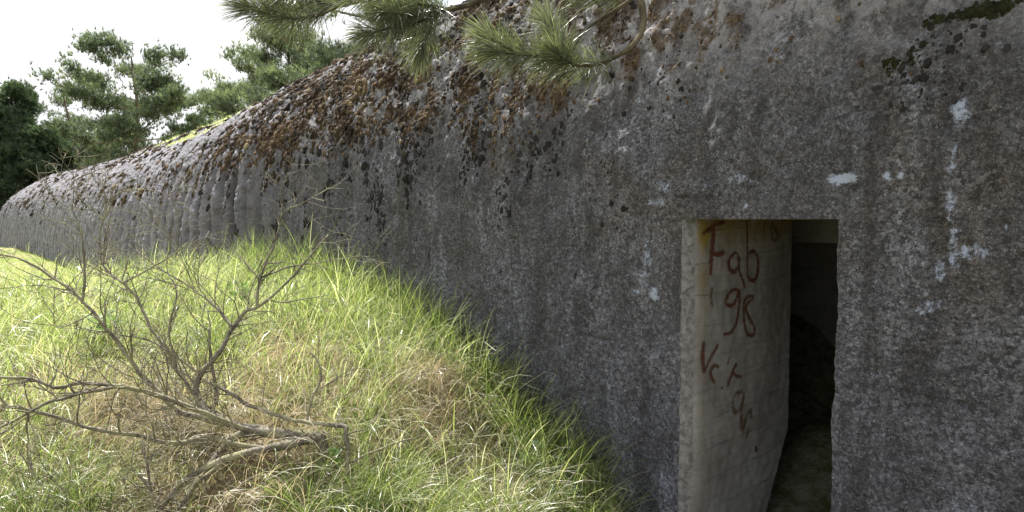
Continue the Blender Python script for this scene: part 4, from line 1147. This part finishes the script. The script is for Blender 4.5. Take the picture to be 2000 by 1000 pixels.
# high crown out of the frame: it throws the shade on the right of the vault
cr, cb = Part(), Part()
for k in range(30):
    a0 = tip_of(int(rs.integers(15, 28)))
    end = Vector((rs.uniform(-3.2, 2.2), rs.uniform(1.0, 6.3), rs.uniform(4.7, 7.6)))
    if k < 20: end = Vector((-4.1 + 3.4 * k / 19, rs.uniform(3.2, 4.1), rs.uniform(4.5, 5.3)))
    C = spline([a0, (a0 + end) / 2 + Vector((0, 0, .35)), end], 14); cb.tube(C, np.linspace(.03, .008, 14), 6, 0.2)
    for q in range(36 if k < 20 else 16):
        p = Vector(C[rs.integers(9 if k < 20 else 4, 14)]); d = Vector(rs.normal(size=3)) * 0.28; d.z = abs(d.z) * 0.6
        S_ = spline([p, p + d * 0.6, p + d], 7)
        if S_[:, 2].min() < 3.9 and S_[:, 0].min() < -1.0: pass
        cb.tube(S_, np.linspace(.006, .003, 7), 4)
        needles_on(cr, S_, 0.13, 0.006, 520, rs, (0.4, 1.2))
cb.build('branch', M_TWIG, pine)
cr.build('crown', M_NEEDLE, pine, attr='v')


def far_pine(base, height, spread, label, n_limbs, seed, nmat, lean=(0, 0), tuft=0.20, wn=0.030, low=0.25, clumps=4, tufts=14, shape='spreading', group='pines standing behind the bunker', vmid=0.5, nper=9):
    rs = np.random.default_rng(seed)
    root = thing('pine_tree', base, label, 'pine tree', group)
    tr, lb, fo = Part(), Part(), Part()
    top = base + Vector((lean[0], lean[1], height))
    C = spline([base - Vector((0, 0, .3)), base + Vector((lean[0] * .2 + rs.normal(0, .02) * height, lean[1] * .2, height * .35)), base + Vector((lean[0] * .6, lean[1] * .6 + rs.normal(0, .02) * height, height * .7)), top], 24)
    tr.tube(C, np.linspace(height * .022, height * .004, 24), 9, 0.15)
    tr.build('trunk', M_BARK, root)
    TF = []
    for k in range(n_limbs):
        u = low + (1 - low) * (k + rs.random()) / n_limbs
        p = C[min(int(u * 23), 22)]
        az = k * 2.4 + rs.normal(0, 0.4)
        if shape == 'spreading': reach = spread * (0.45 + 0.6 * math.sin(math.pi * min(1, (u - low) / (1 - low) * 0.86 + 0.18))) * rs.uniform(0.7, 1.12); rise = rs.uniform(0.1, 0.5)
        else: reach = spread * (1.08 - (u - low) / (1 - low)) ** 0.8 * rs.uniform(0.8, 1.1); rise = rs.uniform(0.15, 0.45) if shape == 'young' else rs.uniform(-0.2, 0.25)
        d = np.array([math.cos(az), math.sin(az), rise])
        e = p + d * reach
        m_ = p + d * reach * 0.5 + np.array([0, 0, -0.06 * reach + rs.normal(0, .05) * reach])
        L_ = spline([p, m_, e], 12)
        lb.tube(L_, np.linspace(height * .0075 * (1.15 - u), height * .0014, 12), 5, 0.2)
        nb_ = max(4, int(reach * 3.2))
        for q in range(nb_):
            f = rs.uniform(0.28, 1.0); pp = L_[min(int(f * 11), 11)]
            d2 = np.array([math.cos(az + rs.choice([-1, 1]) * rs.uniform(0.3, 1.3)), math.sin(az + rs.choice([-1, 1]) * rs.uniform(0.3, 1.3)), rs.uniform(0.05, 0.7)])
            ln = spread * rs.uniform(0.10, 0.30) * (1.25 - f * 0.6)
            B_ = spline([pp, pp + d2 * ln * 0.5, pp + d2 * ln + np.array([0, 0, ln * 0.18])], 6)
            lb.tube(B_, np.linspace(height * .0016, height * .0005, 6), 3, cap=False)
            for c_ in range(clumps):
                cc = B_[rs.integers(2, 6)] + rs.normal(0, ln * 0.16, 3)
                TF.append((cc, max(ln * 0.22, tuft * 0.9)))
    # upright or outward needle tufts at every clump
    cen = np.array([t[0] for t in TF]); rad = np.array([t[1] for t in TF])
    n = len(cen) * tufts
    cc = np.repeat(cen, tufts, 0) + rs.normal(size=(n, 3)) * np.repeat(rad, tufts)[:, None] * np.array([1, 1, 0.6])
    axis_ = rs.normal(size=(n, 3)) * 0.55 + np.array([0, 0, 1.0 if shape != 'dense' else 0.3]) + (cc - np.array(tuple(base + Vector((0, 0, height * 0.5))))) / spread * 0.5
    axis_ /= np.linalg.norm(axis_, axis=1)[:, None]
    vv = np.clip(np.repeat(rs.normal(vmid, 0.22, len(cen)), tufts) + rs.normal(0, 0.12, n), 0, 1)
    c2 = np.repeat(cc, nper, 0); ax = np.repeat(axis_, nper, 0); N = len(c2)
    d = ax * 1.0 + rs.normal(size=(N, 3)) * 0.42; d /= np.linalg.norm(d, axis=1)[:, None]
    w = np.cross(d, rs.normal(size=(N, 3))); w /= np.linalg.norm(w, axis=1)[:, None]; w *= wn * 0.5
    tip = c2 + d * (1.25 * tuft * rs.uniform(0.7, 1.2, N))[:, None]
    V = np.stack([c2 - w, c2 + w, tip], 1).reshape(-1, 3)
    fo.add(V, np.arange(N * 3), np.full(N, 3), np.repeat(np.repeat(vv, nper), 3))
    lb.build('branches', M_BARK, root)
    fo.build('crown', nmat, root, smooth=False, attr='v')
    return root


def gpt(px, t):
    p = at_t(px, 430, t); return Vector((p.x, p.y, gz(p.x, p.y)))


far_pine(gpt(262, 50), 13.4, 6.0, 'wide bushy pine standing behind the far half of the bunker', 19, 11, M_NEEDLE_FAR, (0.6, 0), 0.34, 0.042, 0.30, 3, 12)
far_pine(gpt(150, 66), 14.0, 5.2, 'thin crowned leaning pine showing sky through bare limbs', 15, 12, M_NEEDLE_FAR, (-1.8, -0.6), 0.34, 0.040, 0.42, 2, 10)
far_pine(gpt(35, 62), 13.2, 5.4, 'dark dense conifer at the left edge beyond the bunker end', 44, 13, M_NEEDLE_DARK, (0, 0), 0.36, 0.07, 0.06, 5, 16, 'dense')
far_pine(gpt(85, 61), 9.4, 4.0, 'lower dark conifer between the left edge tree and the leaning pine', 32, 14, M_NEEDLE_DARK, (0, 0), 0.36, 0.07, 0.08, 5, 14, 'dense')
far_pine(gpt(-70, 62), 14.0, 4.2, 'tall dark conifer mostly beyond the left edge of the photo', 36, 19, M_NEEDLE_DARK, (0, 0), 0.36, 0.07, 0.06, 4, 14, 'dense')
far_pine(gpt(190, 66), 9.0, 5.0, 'low green pine filling the gap under the wide bushy pine', 26, 15, M_NEEDLE_FAR, (0, 0), 0.36, 0.06, 0.1, 4, 14)
far_pine(gpt(432, 60), 12.4, 2.6, 'distant blue green pine low above the middle of the roof', 16, 16, M_NEEDLE_FAR, (0, 0), 0.34, 0.05, 0.3, 4, 14, vmid=0.35)
far_pine(gpt(575, 29), 9.6, 4.5, 'young bright green pine with upright shoots just behind the roof', 34, 17, M_NEEDLE_FAR, (-1.0, 0.2), 0.24, 0.024, 0.12, 5, 18, 'young', vmid=0.8)
far_pine(gpt(760, 23), 12.5, 4.6, 'bushy pine close behind the roof under the hanging branches', 36, 18, M_NEEDLE_FAR, (0, 0), 0.20, 0.020, 0.12, 4, 17, 'young', vmid=0.55)
